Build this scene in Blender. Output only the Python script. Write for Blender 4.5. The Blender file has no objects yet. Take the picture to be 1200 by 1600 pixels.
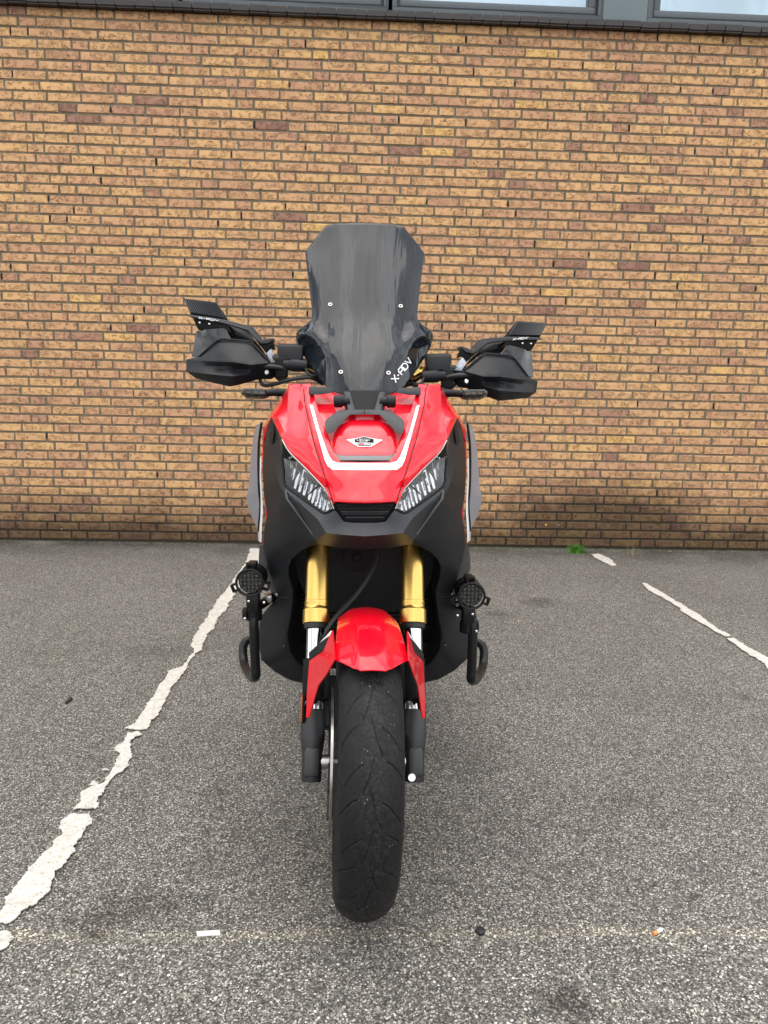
import bpy, bmesh, math, random
import numpy as np
from mathutils import Vector, Matrix, geometry
R_ = math.radians
scene = bpy.context.scene
COL = scene.collection
random.seed(7); rng = np.random.default_rng(7)

# ------------------------------------------------------------------ camera
FPX, CX, CY = 1109.0, 600.0, 800.0
CAM = np.array([0.0, 0.0, 1.05])
_y, _p, _r = R_(2.17), R_(9.1), R_(1.275)
_f = np.array([math.sin(_y)*math.cos(_p), math.cos(_y)*math.cos(_p), -math.sin(_p)])
_r0 = np.array([math.cos(_y), -math.sin(_y), 0]); _u0 = np.cross(_r0, _f)
CR = _r0*math.cos(_r)+_u0*math.sin(_r); CU = _u0*math.cos(_r)-_r0*math.sin(_r)
cd = bpy.data.cameras.new('camera'); cam = bpy.data.objects.new('camera', cd); COL.objects.link(cam)
cd.sensor_fit = 'VERTICAL'; cd.sensor_height = 24.0; cd.sensor_width = 18.0
cd.lens = FPX/1600*24.0; cd.clip_start = 0.02; cd.clip_end = 2000
m = Matrix.Identity(4)
for i in range(3):
    m[i][0], m[i][1], m[i][2], m[i][3] = CR[i], CU[i], -_f[i], CAM[i]
cam.matrix_world = m
scene.camera = cam

# ------------------------------------------------------------------ world and sun
world = bpy.data.worlds.new('World'); scene.world = world; world.use_nodes = True
nt = world.node_tree; nt.nodes.clear()
SUN_EL, SUN_AZ = 82, 235      # azimuth clockwise from +Y: behind the camera, to the left
wo = nt.nodes.new('ShaderNodeOutputWorld'); bg = nt.nodes.new('ShaderNodeBackground')
sky = nt.nodes.new('ShaderNodeTexSky'); sky.sky_type = 'NISHITA'; sky.sun_disc = False
sky.sun_elevation = R_(SUN_EL); sky.sun_rotation = R_(SUN_AZ)
sky.air_density = 1.0; sky.dust_density = 2.5; sky.ozone_density = 1.0
tc = nt.nodes.new('ShaderNodeTexCoord'); mp = nt.nodes.new('ShaderNodeMapping')
mp.inputs['Scale'].default_value = (1, 1, 1.6)
nz = nt.nodes.new('ShaderNodeTexNoise'); nz.inputs['Scale'].default_value = 3.6
nz.inputs['Detail'].default_value = 6; nz.inputs['Roughness'].default_value = .55; nz.inputs['Distortion'].default_value = .4
mr = nt.nodes.new('ShaderNodeMapRange'); mr.inputs[1].default_value = .3; mr.inputs[2].default_value = .7
mr.inputs[3].default_value = .45; mr.inputs[4].default_value = 2.2
tint = nt.nodes.new('ShaderNodeMix'); tint.data_type = 'RGBA'; tint.blend_type = 'MIX'
tint.inputs[0].default_value = .82
gray = nt.nodes.new('ShaderNodeMix'); gray.data_type = 'RGBA'; gray.blend_type = 'MULTIPLY'
gray.inputs[0].default_value = 1; gray.inputs[7].default_value = (1.0, 1.0, 1.0, 1)
cl = nt.nodes.new('ShaderNodeMix'); cl.data_type = 'RGBA'; cl.blend_type = 'MULTIPLY'; cl.inputs[0].default_value = 1
L = nt.links.new
L(tc.outputs['Generated'], mp.inputs[0]); L(mp.outputs[0], nz.inputs['Vector']); L(nz.outputs['Fac'], mr.inputs[0])
gray.inputs[6].default_value = (6.9, 6.9, 6.9, 1)   # the closed cloud deck, as bright as the clear sky behind it
L(sky.outputs[0], tint.inputs[6]); L(gray.outputs[2], tint.inputs[7])
L(tint.outputs[2], cl.inputs[6]); L(mr.outputs[0], cl.inputs[7])
L(cl.outputs[2], bg.inputs[0]); bg.inputs[1].default_value = .15
L(bg.outputs[0], wo.inputs[0])
sd = bpy.data.lights.new('sun', 'SUN'); sd.energy = 1.2; sd.angle = R_(60); sd.color = (1, .95, .87)
sun = bpy.data.objects.new('sun', sd); COL.objects.link(sun)
_d = Vector((math.sin(R_(SUN_AZ))*math.cos(R_(SUN_EL)), math.cos(R_(SUN_AZ))*math.cos(R_(SUN_EL)), math.sin(R_(SUN_EL))))
sun.rotation_euler = _d.to_track_quat('Z', 'Y').to_euler(); sun.location = (0, -3, 8)
scene.view_settings.view_transform = 'Standard'; scene.view_settings.look = 'None'
scene.view_settings.gamma = 1; scene.view_settings.use_curve_mapping = False
scene.view_settings.exposure = 0.75

# ------------------------------------------------------------------ node helpers
class NT:
    def __init__(s, name):
        s.m = bpy.data.materials.new(name); s.m.use_nodes = True
        s.t = s.m.node_tree; s.t.nodes.clear()
        s.out = s.n('ShaderNodeOutputMaterial'); s.b = s.n('ShaderNodeBsdfPrincipled')
        s.l(s.b.outputs[0], s.out.inputs[0])
    def n(s, t, **k):
        o = s.t.nodes.new(t)
        for a, v in k.items(): setattr(o, a, v)
        return o
    def l(s, a, b): s.t.links.new(a, b)
    def pos(s, scale=(1, 1, 1), coord='W'):
        mp = s.n('ShaderNodeMapping'); mp.inputs['Scale'].default_value = scale
        if coord == 'W': s.l(s.n('ShaderNodeNewGeometry').outputs['Position'], mp.inputs[0])
        else: s.l(s.n('ShaderNodeTexCoord').outputs['Object'], mp.inputs[0])
        return mp.outputs[0]
    def noise(s, vec, scale, detail=3, rough=.5, dist=0):
        o = s.n('ShaderNodeTexNoise'); s.l(vec, o.inputs['Vector'])
        o.inputs['Scale'].default_value = scale; o.inputs['Detail'].default_value = detail
        o.inputs['Roughness'].default_value = rough; o.inputs['Distortion'].default_value = dist
        return o.outputs['Fac']
    def voro(s, vec, scale, feature='F1', rnd=1):
        o = s.n('ShaderNodeTexVoronoi', feature=feature); s.l(vec, o.inputs['Vector'])
        o.inputs['Scale'].default_value = scale; o.inputs['Randomness'].default_value = rnd
        return o
    def ramp(s, fac, stops, interp='LINEAR'):
        o = s.n('ShaderNodeValToRGB'); s.l(fac, o.inputs[0]); e = o.color_ramp.elements
        o.color_ramp.interpolation = interp
        while len(e) < len(stops): e.new(.5)
        for i, (p, c) in enumerate(stops):
            e[i].position = p; e[i].color = c if len(c) == 4 else (*c, 1)
        return o.outputs[0]
    def mix(s, fac, a, b, mode='MIX'):
        o = s.n('ShaderNodeMix', data_type='RGBA', blend_type=mode)
        for i, v in ((0, fac), (6, a), (7, b)):
            if hasattr(v, 'links'): s.l(v, o.inputs[i])
            else: o.inputs[i].default_value = v if i == 0 else (*v, 1)[:4]
        return o.outputs[2]
    def math(s, op, a, b=0, c=0, clamp=False):
        o = s.n('ShaderNodeMath', operation=op, use_clamp=clamp)
        for i, v in ((0, a), (1, b), (2, c)):
            if hasattr(v, 'links'): s.l(v, o.inputs[i])
            else: o.inputs[i].default_value = v
        return o.outputs[0]
    def rng(s, v, a, b, c, d):
        o = s.n('ShaderNodeMapRange'); s.l(v, o.inputs[0])
        for i, x in enumerate((a, b, c, d)): o.inputs[i+1].default_value = x
        return o.outputs[0]
    def bump(s, h, strength=.5, dist=.002):
        o = s.n('ShaderNodeBump'); s.l(h, o.inputs['Height'])
        o.inputs['Strength'].default_value = strength; o.inputs['Distance'].default_value = dist
        s.l(o.outputs[0], s.b.inputs['Normal']); return o
    def set(s, **k):
        names = dict(color='Base Color', rough='Roughness', metal='Metallic', coat='Coat Weight', coatr='Coat Roughness', ior='IOR', trans='Transmission Weight', alpha='Alpha', spec='Specular IOR Level', emit='Emission Strength', ecol='Emission Color')
        for a, v in k.items():
            i = s.b.inputs[names[a]]
            if hasattr(v, 'links'): s.l(v, i)
            elif isinstance(v, tuple): i.default_value = (*v, 1)[:4]
            else: i.default_value = v
        return s

def pbr(name, color, rough=.5, var=.0, grain=0, gscale=900, dust=0, **k):
    t = NT(name); t.set(color=color, rough=rough, **k)
    v = t.pos()
    if var: t.set(color=t.mix(t.noise(v, 14, 4), tuple(c*(1-var) for c in color), tuple(min(1, c*(1+var)) for c in color)))
    if dust:
        msk = t.rng(t.noise(v, 40, 6, .7), .5, .8, 0, dust)
        t.set(color=t.mix(msk, color, (.32, .29, .25)))
        t.set(rough=t.rng(t.noise(v, 30, 5, .6), .3, .7, max(.03, rough-.06), min(1, rough+.1)))
    if grain: t.bump(t.noise(v, gscale, 2), grain, .0006)
    return t.m

M = {}
M['red'] = pbr('red_paint', (.68, .002, .014), .32, coat=.72, coatr=.05, spec=.12, dust=.025)
for n_ in M['red'].node_tree.nodes:
    if n_.type == 'BSDF_PRINCIPLED': n_.inputs['Coat IOR'].default_value = 1.48
M['white'] = pbr('white_decal', (.80, .80, .80), .35, coat=.6, coatr=.05)
M['dgrey'] = pbr('dark_grey_decal', (.06, .065, .07), .4, coat=.4)
M['black'] = pbr('matt_black_plastic', (.009, .0102, .012), .46, grain=.2, spec=.24)
M['graphite'] = pbr('graphite_plastic', (.020, .022, .025), .38, grain=.2, spec=.30)
M['gloss'] = pbr('gloss_black_plastic', (.008, .009, .010), .14, coat=.35, coatr=.05, spec=.3)
M['dark'] = pbr('dark_inner_plastic', (.004, .004, .004), .7, spec=.25)
M['gold'] = pbr('gold_anodised', (.64, .42, .12), .30, metal=1.0, var=.08)
M['chrome'] = pbr('chrome', (.58, .59, .60), .06, metal=1.0)
M['steel'] = pbr('brushed_steel', (.42, .41, .39), .33, metal=1.0, var=.2)
M['screw'] = pbr('screw_steel', (.7, .7, .7), .22, metal=1.0)
M['bar'] = pbr('black_powder_coat', (.007, .007, .008), .38, spec=.28)
M['cast'] = pbr('dark_cast_metal', (.014, .0145, .0155), .48, grain=.25)
M['rubber'] = pbr('black_rubber', (.013, .013, .013), .6)
M['screen'] = pbr('smoked_screen', (.010, .013, .017), .05, ior=1.56, dust=.012)
t = NT('smoked_screen_sheet'); v_ = t.pos((24, 3, 2.6)); t.set(color=(.008, .011, .015), rough=.07, ior=1.40)
t.bump(t.noise(v_, 1.0, 3, .5, .5), .25, .012); M['screen'] = t.m
M['amber'] = pbr('amber_reflector', (.55, .10, .01), .2, coat=.6)
M['seat'] = pbr('seat_vinyl', (.018, .018, .019), .55, grain=.4, gscale=700)
t = NT('reflector_chrome'); t.set(color=(.50, .51, .52), metal=1.0, rough=.2); M['refl'] = t.m
def glass(name, color, rough=.02, alpha=.0):
    t = NT(name); t.t.nodes.remove(t.b)
    tr = t.n('ShaderNodeBsdfTransparent'); tr.inputs[0].default_value = (*color, 1)
    gl = t.n('ShaderNodeBsdfGlossy'); gl.inputs['Roughness'].default_value = rough
    fr = t.n('ShaderNodeFresnel'); fr.inputs[0].default_value = 1.5
    mx = t.n('ShaderNodeMixShader'); t.l(fr.outputs[0], mx.inputs[0]); t.l(tr.outputs[0], mx.inputs[1]); t.l(gl.outputs[0], mx.inputs[2])
    if alpha:
        df = t.n('ShaderNodeBsdfDiffuse'); df.inputs[0].default_value = (.46, .45, .48, 1)
        m2 = t.n('ShaderNodeMixShader'); m2.inputs[0].default_value = alpha
        t.l(mx.outputs[0], m2.inputs[1]); t.l(df.outputs[0], m2.inputs[2]); t.l(m2.outputs[0], t.out.inputs[0])
    else: t.l(mx.outputs[0], t.out.inputs[0])
    return t.m
M['lens'] = glass('clear_lens', (.97, .98, .98))
M['smoke'] = glass('smoked_acrylic', (.55, .53, .54), .08, .42)
M['siglens'] = glass('smoked_signal_lens', (.55, .50, .44), .05)

# ------------------------------------------------------------------ object helpers
def prop(o, label=None, cat=None, group=None, kind=None):
    for k, v in (('label', label), ('category', cat), ('group', group), ('kind', kind)):
        if v: o[k] = v
    return o
def link(name, me, mat, parent=None):
    o = bpy.data.objects.new(name, me); COL.objects.link(o)
    if mat and not me.materials: me.materials.append(mat)
    if parent: o.parent = parent
    return o
def smooth(me, ang=38):
    me.polygons.foreach_set('use_smooth', [True]*len(me.polygons)); me.set_sharp_from_angle(angle=R_(ang))
def from_bm(name, bm, mat, parent=None, T=None, bevel=0, seg=2, ang=38, bang=35):
    bmesh.ops.remove_doubles(bm, verts=bm.verts, dist=1e-5)
    if bevel:
        bm.normal_update()
        es = [e for e in bm.edges if len(e.link_faces) == 2 and e.calc_face_angle(0) > R_(bang)]
        if es: bmesh.ops.bevel(bm, geom=es, offset=bevel, segments=seg, profile=.5, affect='EDGES', clamp_overlap=True)
    if T is not None: bm.transform(T)
    if T is not None and T.determinant() < 0: bmesh.ops.reverse_faces(bm, faces=bm.faces)
    me = bpy.data.meshes.new(name); bm.to_mesh(me); bm.free(); smooth(me, ang)
    return link(name, me, mat, parent)
def add_box(bm, c, s, rot=None):
    mt = Matrix.Translation(c) @ (rot.to_4x4() if rot is not None else Matrix.Identity(4)) @ Matrix.Diagonal((*s, 1))
    bmesh.ops.create_cube(bm, size=1, matrix=mt)
def box(name, c, s, mat, parent=None, rot=None, bevel=.002, T=None):
    bm = bmesh.new(); add_box(bm, c, s, rot); return from_bm(name, bm, mat, parent, T, bevel)
def add_lathe(bm, p0, d, prof, seg=28, cap=True):
    d = Vector(d).normalized(); a = d.orthogonal().normalized(); b = d.cross(a); p0 = Vector(p0); rings = []
    for t, r in prof:
        rings.append([bm.verts.new(p0+d*t+(a*math.cos(2*math.pi*i/seg)+b*math.sin(2*math.pi*i/seg))*max(r, 1e-4)) for i in range(seg)])
    for A, B in zip(rings, rings[1:]):
        for i in range(seg): bm.faces.new((A[i], A[(i+1) % seg], B[(i+1) % seg], B[i]))
    if cap: bm.faces.new(rings[0][::-1]); bm.faces.new(rings[-1])
def lathe(name, p0, d, prof, mat, parent=None, seg=28, T=None, cap=True, bevel=0):
    bm = bmesh.new(); add_lathe(bm, p0, d, prof, seg, cap); bmesh.ops.recalc_face_normals(bm, faces=bm.faces)
    return from_bm(name, bm, mat, parent, T, bevel)
def catmull(pts, n=6):
    P = [Vector(p) for p in pts]; P = [P[0]*2-P[1]]+P+[P[-1]*2-P[-2]]; out = []
    for i in range(1, len(P)-2):
        for k in range(n):
            t = k/n; a, b, c, d = P[i-1:i+3]
            out.append(.5*((2*b)+(c-a)*t+(2*a-5*b+4*c-d)*t*t+(3*b-a-3*c+d)*t**3))
    return out+[P[-2]]
def add_tube(bm, pts, r, seg=12, n=6):
    pts = catmull(pts, n) if n > 1 else [Vector(p) for p in pts]; prev = None; rings = []; a = None
    for i, p in enumerate(pts):
        d = (pts[min(i+1, len(pts)-1)]-pts[max(i-1, 0)]).normalized()
        a = d.orthogonal().normalized() if a is None else (a-d*a.dot(d)).normalized()
        b = d.cross(a); rr = r(i/(len(pts)-1)) if callable(r) else r
        rings.append([bm.verts.new(p+(a*math.cos(2*math.pi*k/seg)+b*math.sin(2*math.pi*k/seg))*rr) for k in range(seg)])
    for A, B in zip(rings, rings[1:]):
        for k in range(seg): bm.faces.new((A[k], A[(k+1) % seg], B[(k+1) % seg], B[k]))
    bm.faces.new(rings[0][::-1]); bm.faces.new(rings[-1])
def tube(name, pts, r, mat, parent=None, seg=12, n=6, T=None):
    bm = bmesh.new(); add_tube(bm, pts, r, seg, n); bmesh.ops.recalc_face_normals(bm, faces=bm.faces)
    return from_bm(name, bm, mat, parent, T)

# ------------------------------------------------------------------ measuring: photo pixel -> point
def ray(px, py):
    px, py = np.asarray(px, float), np.asarray(py, float)
    return CR*((px-CX)/FPX)[..., None]-CU*((py-CY)/FPX)[..., None]+_f
def ground_at(px, py, z=0):
    d = ray(px, py); return CAM+d*((z-CAM[2])/d[..., 2])[..., None]
def wall_at(px, py, Y=5.01):
    d = ray(px, py); return CAM+d*(Y/d[..., 1])[..., None]

# ================================================================== GROUND
WALL_Y = 5.01
t = NT('asphalt'); v = t.pos()
sep = t.n('ShaderNodeSeparateXYZ'); t.l(t.n('ShaderNodeNewGeometry').outputs['Position'], sep.inputs[0])
def cells(scale):
    vo = t.voro(v, scale); sc = t.n('ShaderNodeSeparateColor'); t.l(vo.outputs['Color'], sc.inputs[0])
    return vo.outputs['Distance'], sc.outputs
d0, k0 = cells(340)
fine = t.ramp(k0[0], [(0, (.028, .0268, .024)), (.4, (.080, .0750, .066)), (.72, (.15, .140, .121)), (.90, (.27, .252, .215)), (1, (.52, .49, .43))])
def pebbles(scale, amount):
    d, k = cells(scale)
    msk = t.math('MULTIPLY', t.rng(d, .34, .46, 1, 0), t.math('GREATER_THAN', k[1], 1-amount))
    c = t.ramp(k[0], [(0, (.06, .055, .05)), (.3, (.14, .125, .105)), (.55, (.27, .24, .19)), (.75, (.40, .37, .31)), (.90, (.55, .52, .45)), (1, (.72, .70, .64))])
    return c, msk
cP, mP = pebbles(205, .26); cQ, mQ = pebbles(136, .26)
# the strip nearer than the joint at y = 1.26 is a coarser asphalt
wob = t.noise(v, 9, 3)
yj = t.math('ADD', sep.outputs[1], t.math('MULTIPLY', t.math('SUBTRACT', wob, .5), .05))
near = t.rng(yj, 1.245, 1.27, 1, 0)
col = t.mix(mP, fine, cP)
col = t.mix(t.math('MULTIPLY', mQ, t.rng(near, 0, 1, .22, .95)), col, cQ)
big = t.noise(v, 1.3, 5, .6); col = t.mix(t.rng(big, .35, .7, .0, .5), col, t.mix(1, col, (.62, .60, .57), 'MULTIPLY'))
med = t.noise(v, 16, 4, .6); col = t.mix(t.rng(med, .35, .7, 0, .35), col, t.mix(1, col, (1.5, 1.46, 1.38), 'MULTIPLY'))
band = t.math('MULTIPLY', t.math('MULTIPLY', t.rng(yj, 1.237, 1.250, 0, 1), t.rng(yj, 1.262, 1.275, 1, 0)), t.rng(t.noise(v, 4, 3), .32, .62, .1, .75))
col = t.mix(band, col, t.mix(1, col, (1.7, 1.62, 1.45), 'MULTIPLY'))
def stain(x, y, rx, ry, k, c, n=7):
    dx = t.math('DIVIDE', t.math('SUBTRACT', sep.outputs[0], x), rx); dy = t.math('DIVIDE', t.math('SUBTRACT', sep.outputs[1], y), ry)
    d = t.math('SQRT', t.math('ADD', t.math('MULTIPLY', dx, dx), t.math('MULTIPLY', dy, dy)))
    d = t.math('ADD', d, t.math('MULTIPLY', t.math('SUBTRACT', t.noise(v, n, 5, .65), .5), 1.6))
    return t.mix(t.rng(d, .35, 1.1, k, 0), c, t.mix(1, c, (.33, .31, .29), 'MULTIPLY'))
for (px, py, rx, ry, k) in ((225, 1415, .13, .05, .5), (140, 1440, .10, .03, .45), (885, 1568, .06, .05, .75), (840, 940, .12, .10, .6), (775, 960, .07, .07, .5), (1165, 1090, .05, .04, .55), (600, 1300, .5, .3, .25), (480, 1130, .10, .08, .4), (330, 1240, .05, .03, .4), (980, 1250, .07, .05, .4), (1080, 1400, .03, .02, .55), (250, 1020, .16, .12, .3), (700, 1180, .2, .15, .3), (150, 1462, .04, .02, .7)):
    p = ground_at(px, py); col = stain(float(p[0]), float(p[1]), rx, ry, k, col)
# grime along the foot of the wall
gr = t.math('MULTIPLY', t.rng(sep.outputs[1], 4.45, 4.95, 0, .95), t.rng(t.noise(v, 3.5, 5, .65), .34, .58, .2, 1))
col = t.mix(gr, col, t.mix(1, col, (.36, .35, .30), 'MULTIPLY'))
col = t.mix(1, col, (.96, .985, 1.03), 'MULTIPLY'); t.set(color=col, rough=.88, spec=.3)
h = t.math('ADD', t.math('MULTIPLY', mP, .6), t.math('MULTIPLY', k0[2], .7)); h = t.math('ADD', h, t.math('MULTIPLY', mQ, .4))
t.bump(h, .8, .0026)
M['asphalt'] = t.m
bm = bmesh.new(); bmesh.ops.create_grid(bm, x_segments=2, y_segments=2, size=400)
ground = from_bm('ground', bm, M['asphalt']); prop(ground, 'grey aggregate asphalt of the parking area', 'ground', kind='structure')
t = NT('worn_white_paint'); v = t.pos()
w = t.rng(t.noise(v, 60, 6, .7), .30, .62, .0, 1)
c = t.mix(w, (.36, .34, .30), (.57, .55, .50))
c = t.mix(t.rng(t.noise(v, 210, 3, .6), .58, .70, 0, .85), c, (.13, .12, .11))
t.set(color=c, rough=.8); t.bump(t.voro(v, 165, 'DISTANCE_TO_EDGE').outputs['Distance'], .6, .003); M['paint'] = t.m

def rough_poly(P, step=.0055, amp=.0042, seed=1):
    """ragged edge: drifting offset plus fine chips"""
    r = random.Random(seed); out = []; dx = dy = 0
    for a, b in zip(P, P[1:]+P[:1]):
        n = max(1, int((Vector(b)-Vector(a)).length/step))
        for k in range(n):
            q = Vector(a).lerp(Vector(b), k/n); dx = dx*.75+r.gauss(0, amp*.55); dy = dy*.75+r.gauss(0, amp*.55)
            out.append((q.x+dx+r.uniform(-1, 1)*.0009, q.y+dy+r.uniform(-1, 1)*.0009))
    return out
def paint_mesh(name, polys, z=.004, th=.0025, holes=0):
    bm = bmesh.new()
    for i, P in enumerate(polys):
        P = rough_poly(P, seed=i+3)
        if sum(a[0]*b[1]-b[0]*a[1] for a, b in zip(P, P[1:]+P[:1])) < 0: P = P[::-1]
        res = geometry.delaunay_2d_cdt([Vector(p) for p in P], [], [list(range(len(P)))], 1, 1e-6)
        vs = [bm.verts.new((q.x, q.y, z)) for q in res[0]]
        for f in res[2]:
            try: bm.faces.new([vs[j] for j in f])
            except ValueError: pass
    bmesh.ops.recalc_face_normals(bm, faces=bm.faces)
    for f in bm.faces:
        if f.normal.z < 0: f.normal_flip()
    bmesh.ops.solidify(bm, geom=list(bm.faces), thickness=th)
    bm.transform(Matrix.Translation((0, 0, th)))
    return from_bm(name, bm, M['paint'])
def gpoly(pts, sx, sy, ox, oy): return [tuple(ground_at(ox+x*sx, oy+y*sy)[:2]) for x, y in pts]
s = .4064; G = lambda p: gpoly(p, s, s, 0, 850)
left_line = [G([(962, 20), (945, 75), (905, 130), (870, 180), (835, 220), (815, 260), (780, 310), (750, 360), (735, 395), (745, 420), (720, 450), (700, 475), (650, 495), (610, 560), (575, 610), (545, 655), (520, 690), (485, 715), (560, 718), (600, 670), (630, 620), (650, 580), (680, 530), (715, 490), (725, 455), (750, 425), (778, 410), (775, 390), (800, 350), (830, 315), (835, 290), (865, 260), (890, 215), (915, 175), (960, 120), (1010, 90), (1030, 20)]),
    G([(490, 730), (470, 770), (435, 795), (465, 815), (440, 840), (425, 880), (410, 905), (395, 930), (360, 940), (320, 965), (305, 1000), (285, 1025), (380, 1020), (383, 980), (395, 960), (430, 910), (460, 880), (490, 860), (500, 820), (505, 780), (500, 765), (550, 735), (545, 727)]),
    G([(380, 875), (400, 866), (425, 873), (400, 882)]), G([(340, 930), (360, 916), (372, 926), (355, 938)]),
    G([(270, 1048), (235, 1080), (230, 1100), (245, 1115), (210, 1160), (150, 1220), (90, 1280), (40, 1335), (15, 1380), (10, 1420), (-40, 1470), (0, 1466), (60, 1457), (75, 1420), (110, 1405), (160, 1370), (185, 1330), (215, 1270), (260, 1220), (290, 1180), (300, 1145), (325, 1120), (335, 1090), (350, 1075), (330, 1048)]),
    G([(-60, 1520), (0, 1505), (20, 1503), (45, 1525), (30, 1555), (5, 1572), (-60, 1600)])]
o = paint_mesh('painted_line', left_line); prop(o, 'worn white bay line on the asphalt left of the motorcycle', 'painted line', kind='structure')
G2 = lambda p: gpoly(p, .3917, .3917, 730, 640)
right_line = [G2([(698, 695), (720, 697), (735, 712), (770, 728), (820, 760), (880, 795), (930, 825), (960, 850), (1010, 885), (1050, 905), (1030, 909), (990, 890), (945, 862), (900, 835), (850, 805), (845, 790), (800, 765), (760, 742), (725, 725), (715, 712)]),
    G2([(1035, 918), (1060, 915), (1110, 945), (1140, 965), (1200, 995), (1400, 1095), (1400, 1150), (1200, 1040), (1190, 1020), (1150, 995), (1100, 965), (1060, 935)]),
    gpoly([(455, 230), (560, 228), (640, 260), (740, 310), (760, 345), (800, 378), (740, 390), (640, 345), (560, 300), (490, 255)], .1167, .1167, 870, 840)]
o = paint_mesh('painted_line', right_line); prop(o, 'broken white bay line on the asphalt right of the motorcycle', 'painted line', kind='structure')

# ================================================================== BRICK BUILDING
bld = bpy.data.objects.new('brick_building', None); COL.objects.link(bld); bld.location = (0, 0, 0)
prop(bld, 'yellow-brown brick building with a band of windows above a dark sill', 'building')
def brick_material(name, atype):
    t = NT(name); v = t.pos()
    at = t.n('ShaderNodeAttribute', attribute_type=atype, attribute_name='tone'); tone = at.outputs['Fac']
    base = t.ramp(tone, [(0, (.29, .155, .115)), (.10, (.39, .215, .145)), (.25, (.50, .28, .168)), (.5, (.57, .33, .176)), (.8, (.625, .375, .18)), (.95, (.65, .395, .18)), (1, (.70, .43, .16))])
    pv = t.pos((1, 1, .25)); pn = t.noise(pv, 11, 3, .55)
    base = t.mix(t.rng(pn, .56, .63, 0, .32), base, (.40, .22, .145))
    # wrinkled creases left by the mould
    wv = t.pos((1, 1, 1.7)); n1 = t.noise(wv, 40, 2.2, .55, 1.6)
    cre = t.math('ABSOLUTE', t.math('SUBTRACT', n1, .5)); msk = t.rng(t.noise(v, 34, 2), .44, .53, 0, 1)
    line = t.math('MULTIPLY', t.rng(cre, .016, .042, 1, 0), msk)
    base = t.mix(t.math('MULTIPLY', line, .85), base, (.115, .060, .036))
    base = t.mix(t.rng(t.noise(v, 420, 3, .7), .25, .75, .0, .30), base, t.mix(1, base, (.60, .56, .50), 'MULTIPLY'))
    base = weather(t, base, v)
    t.set(color=base, rough=.9, spec=.25)
    hh = t.math('SUBTRACT', t.math('MULTIPLY', t.noise(v, 260, 4, .65), .5), t.math('MULTIPLY', line, .9))
    t.bump(hh, .8, .004); return t.m
def weather(t, base, v):
    sp = t.n('ShaderNodeSeparateXYZ'); t.l(t.n('ShaderNodeNewGeometry').outputs['Position'], sp.inputs[0])
    x, z = sp.outputs[0], sp.outputs[2]; nn = t.noise(v, 3.2, 6, .65)
    zz = t.math('SUBTRACT', z, t.math('MULTIPLY', t.math('SUBTRACT', nn, .5), .34))
    band = t.rng(zz, .10, .40, .97, 0)
    dx = t.math('DIVIDE', t.math('SUBTRACT', x, 1.78), .92); dz = t.math('DIVIDE', t.math('SUBTRACT', z, .14), .36)
    d = t.math('SQRT', t.math('ADD', t.math('MULTIPLY', dx, dx), t.math('MULTIPLY', dz, dz)))
    d = t.math('ADD', d, t.math('MULTIPLY', t.math('SUBTRACT', t.noise(v, 6, 6, .7), .5), .8))
    spot = t.rng(d, .55, 1.25, .95, 0)
    k = t.math('MAXIMUM', band, spot)
    base = t.mix(k, base, t.mix(1, base, (.20, .205, .21), 'MULTIPLY'))
    # pale specks of lime and droppings
    sk = t.voro(v, 46); sc = t.n('ShaderNodeSeparateColor'); t.l(sk.outputs['Color'], sc.inputs[0])
    spk = t.math('MULTIPLY', t.rng(sk.outputs['Distance'], .10, .17, 1, 0), t.math('GREATER_THAN', sc.outputs[0], .985))
    return t.mix(spk, base, (.66, .64, .58))
t = NT('mortar'); v = t.pos()
c = t.ramp(t.noise(v, 55, 5, .65), [(.28, (.065, .053, .037)), (.42, (.150, .126, .088)), (.58, (.175, .148, .104)), (.75, (.27, .235, .17))])
c = t.mix(t.rng(t.noise(v, 2.2, 4), .4, .65, 0, .5), c, (.22, .185, .13))
t.set(color=weather(t, c, v), rough=.95, spec=.2); t.bump(t.noise(v, 240, 4, .7), .9, .006); M['mortar'] = t.m
M['brick_o'] = brick_material('brick_clay', 'OBJECT'); M['brick_g'] = brick_material('brick_clay_courses', 'GEOMETRY')

PITCH, Z53, BH = .0625, .045, .0488
X0, X1 = -7.2, 7.6
wall = bpy.data.objects.new('wall', None)
bm = bmesh.new(); add_box(bm, ((X0+X1)/2, WALL_Y+.0055+.15, 1.72), (X1-X0, .30, 3.46))
wall = from_bm('wall', bm, M['mortar'], bld)
def brick_bm(bm, c, s, jit=(0, 0)):
    x, y, z = c; w, d, h = s[0]/2, s[1], s[2]/2; k = .0028
    back = [bm.verts.new((x+sx*w, y+d, z+sz*h)) for sx, sz in ((-1, -1), (1, -1), (1, 1), (-1, 1))]
    mid = [bm.verts.new((x+sx*w, y+k, z+sz*h)) for sx, sz in ((-1, -1), (1, -1), (1, 1), (-1, 1))]
    fr = [bm.verts.new((x+sx*(w-k)+random.uniform(-1, 1)*.0006, y+random.uniform(-1, 1)*.0008, z+sz*(h-k)+random.uniform(-1, 1)*.0008)) for sx, sz in ((-1, -1), (1, -1), (1, 1), (-1, 1))]
    fs = []
    for i in range(4):
        j = (i+1) % 4
        fs.append(bm.faces.new((back[i], back[j], mid[j], mid[i]))); fs.append(bm.faces.new((mid[i], mid[j], fr[j], fr[i])))
    fs.append(bm.faces.new(fr)); return fs
LB, HB, J = .2070, .0975, .0130
bricks = []   # (x centre, z, length, tone)
prevj = []
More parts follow.
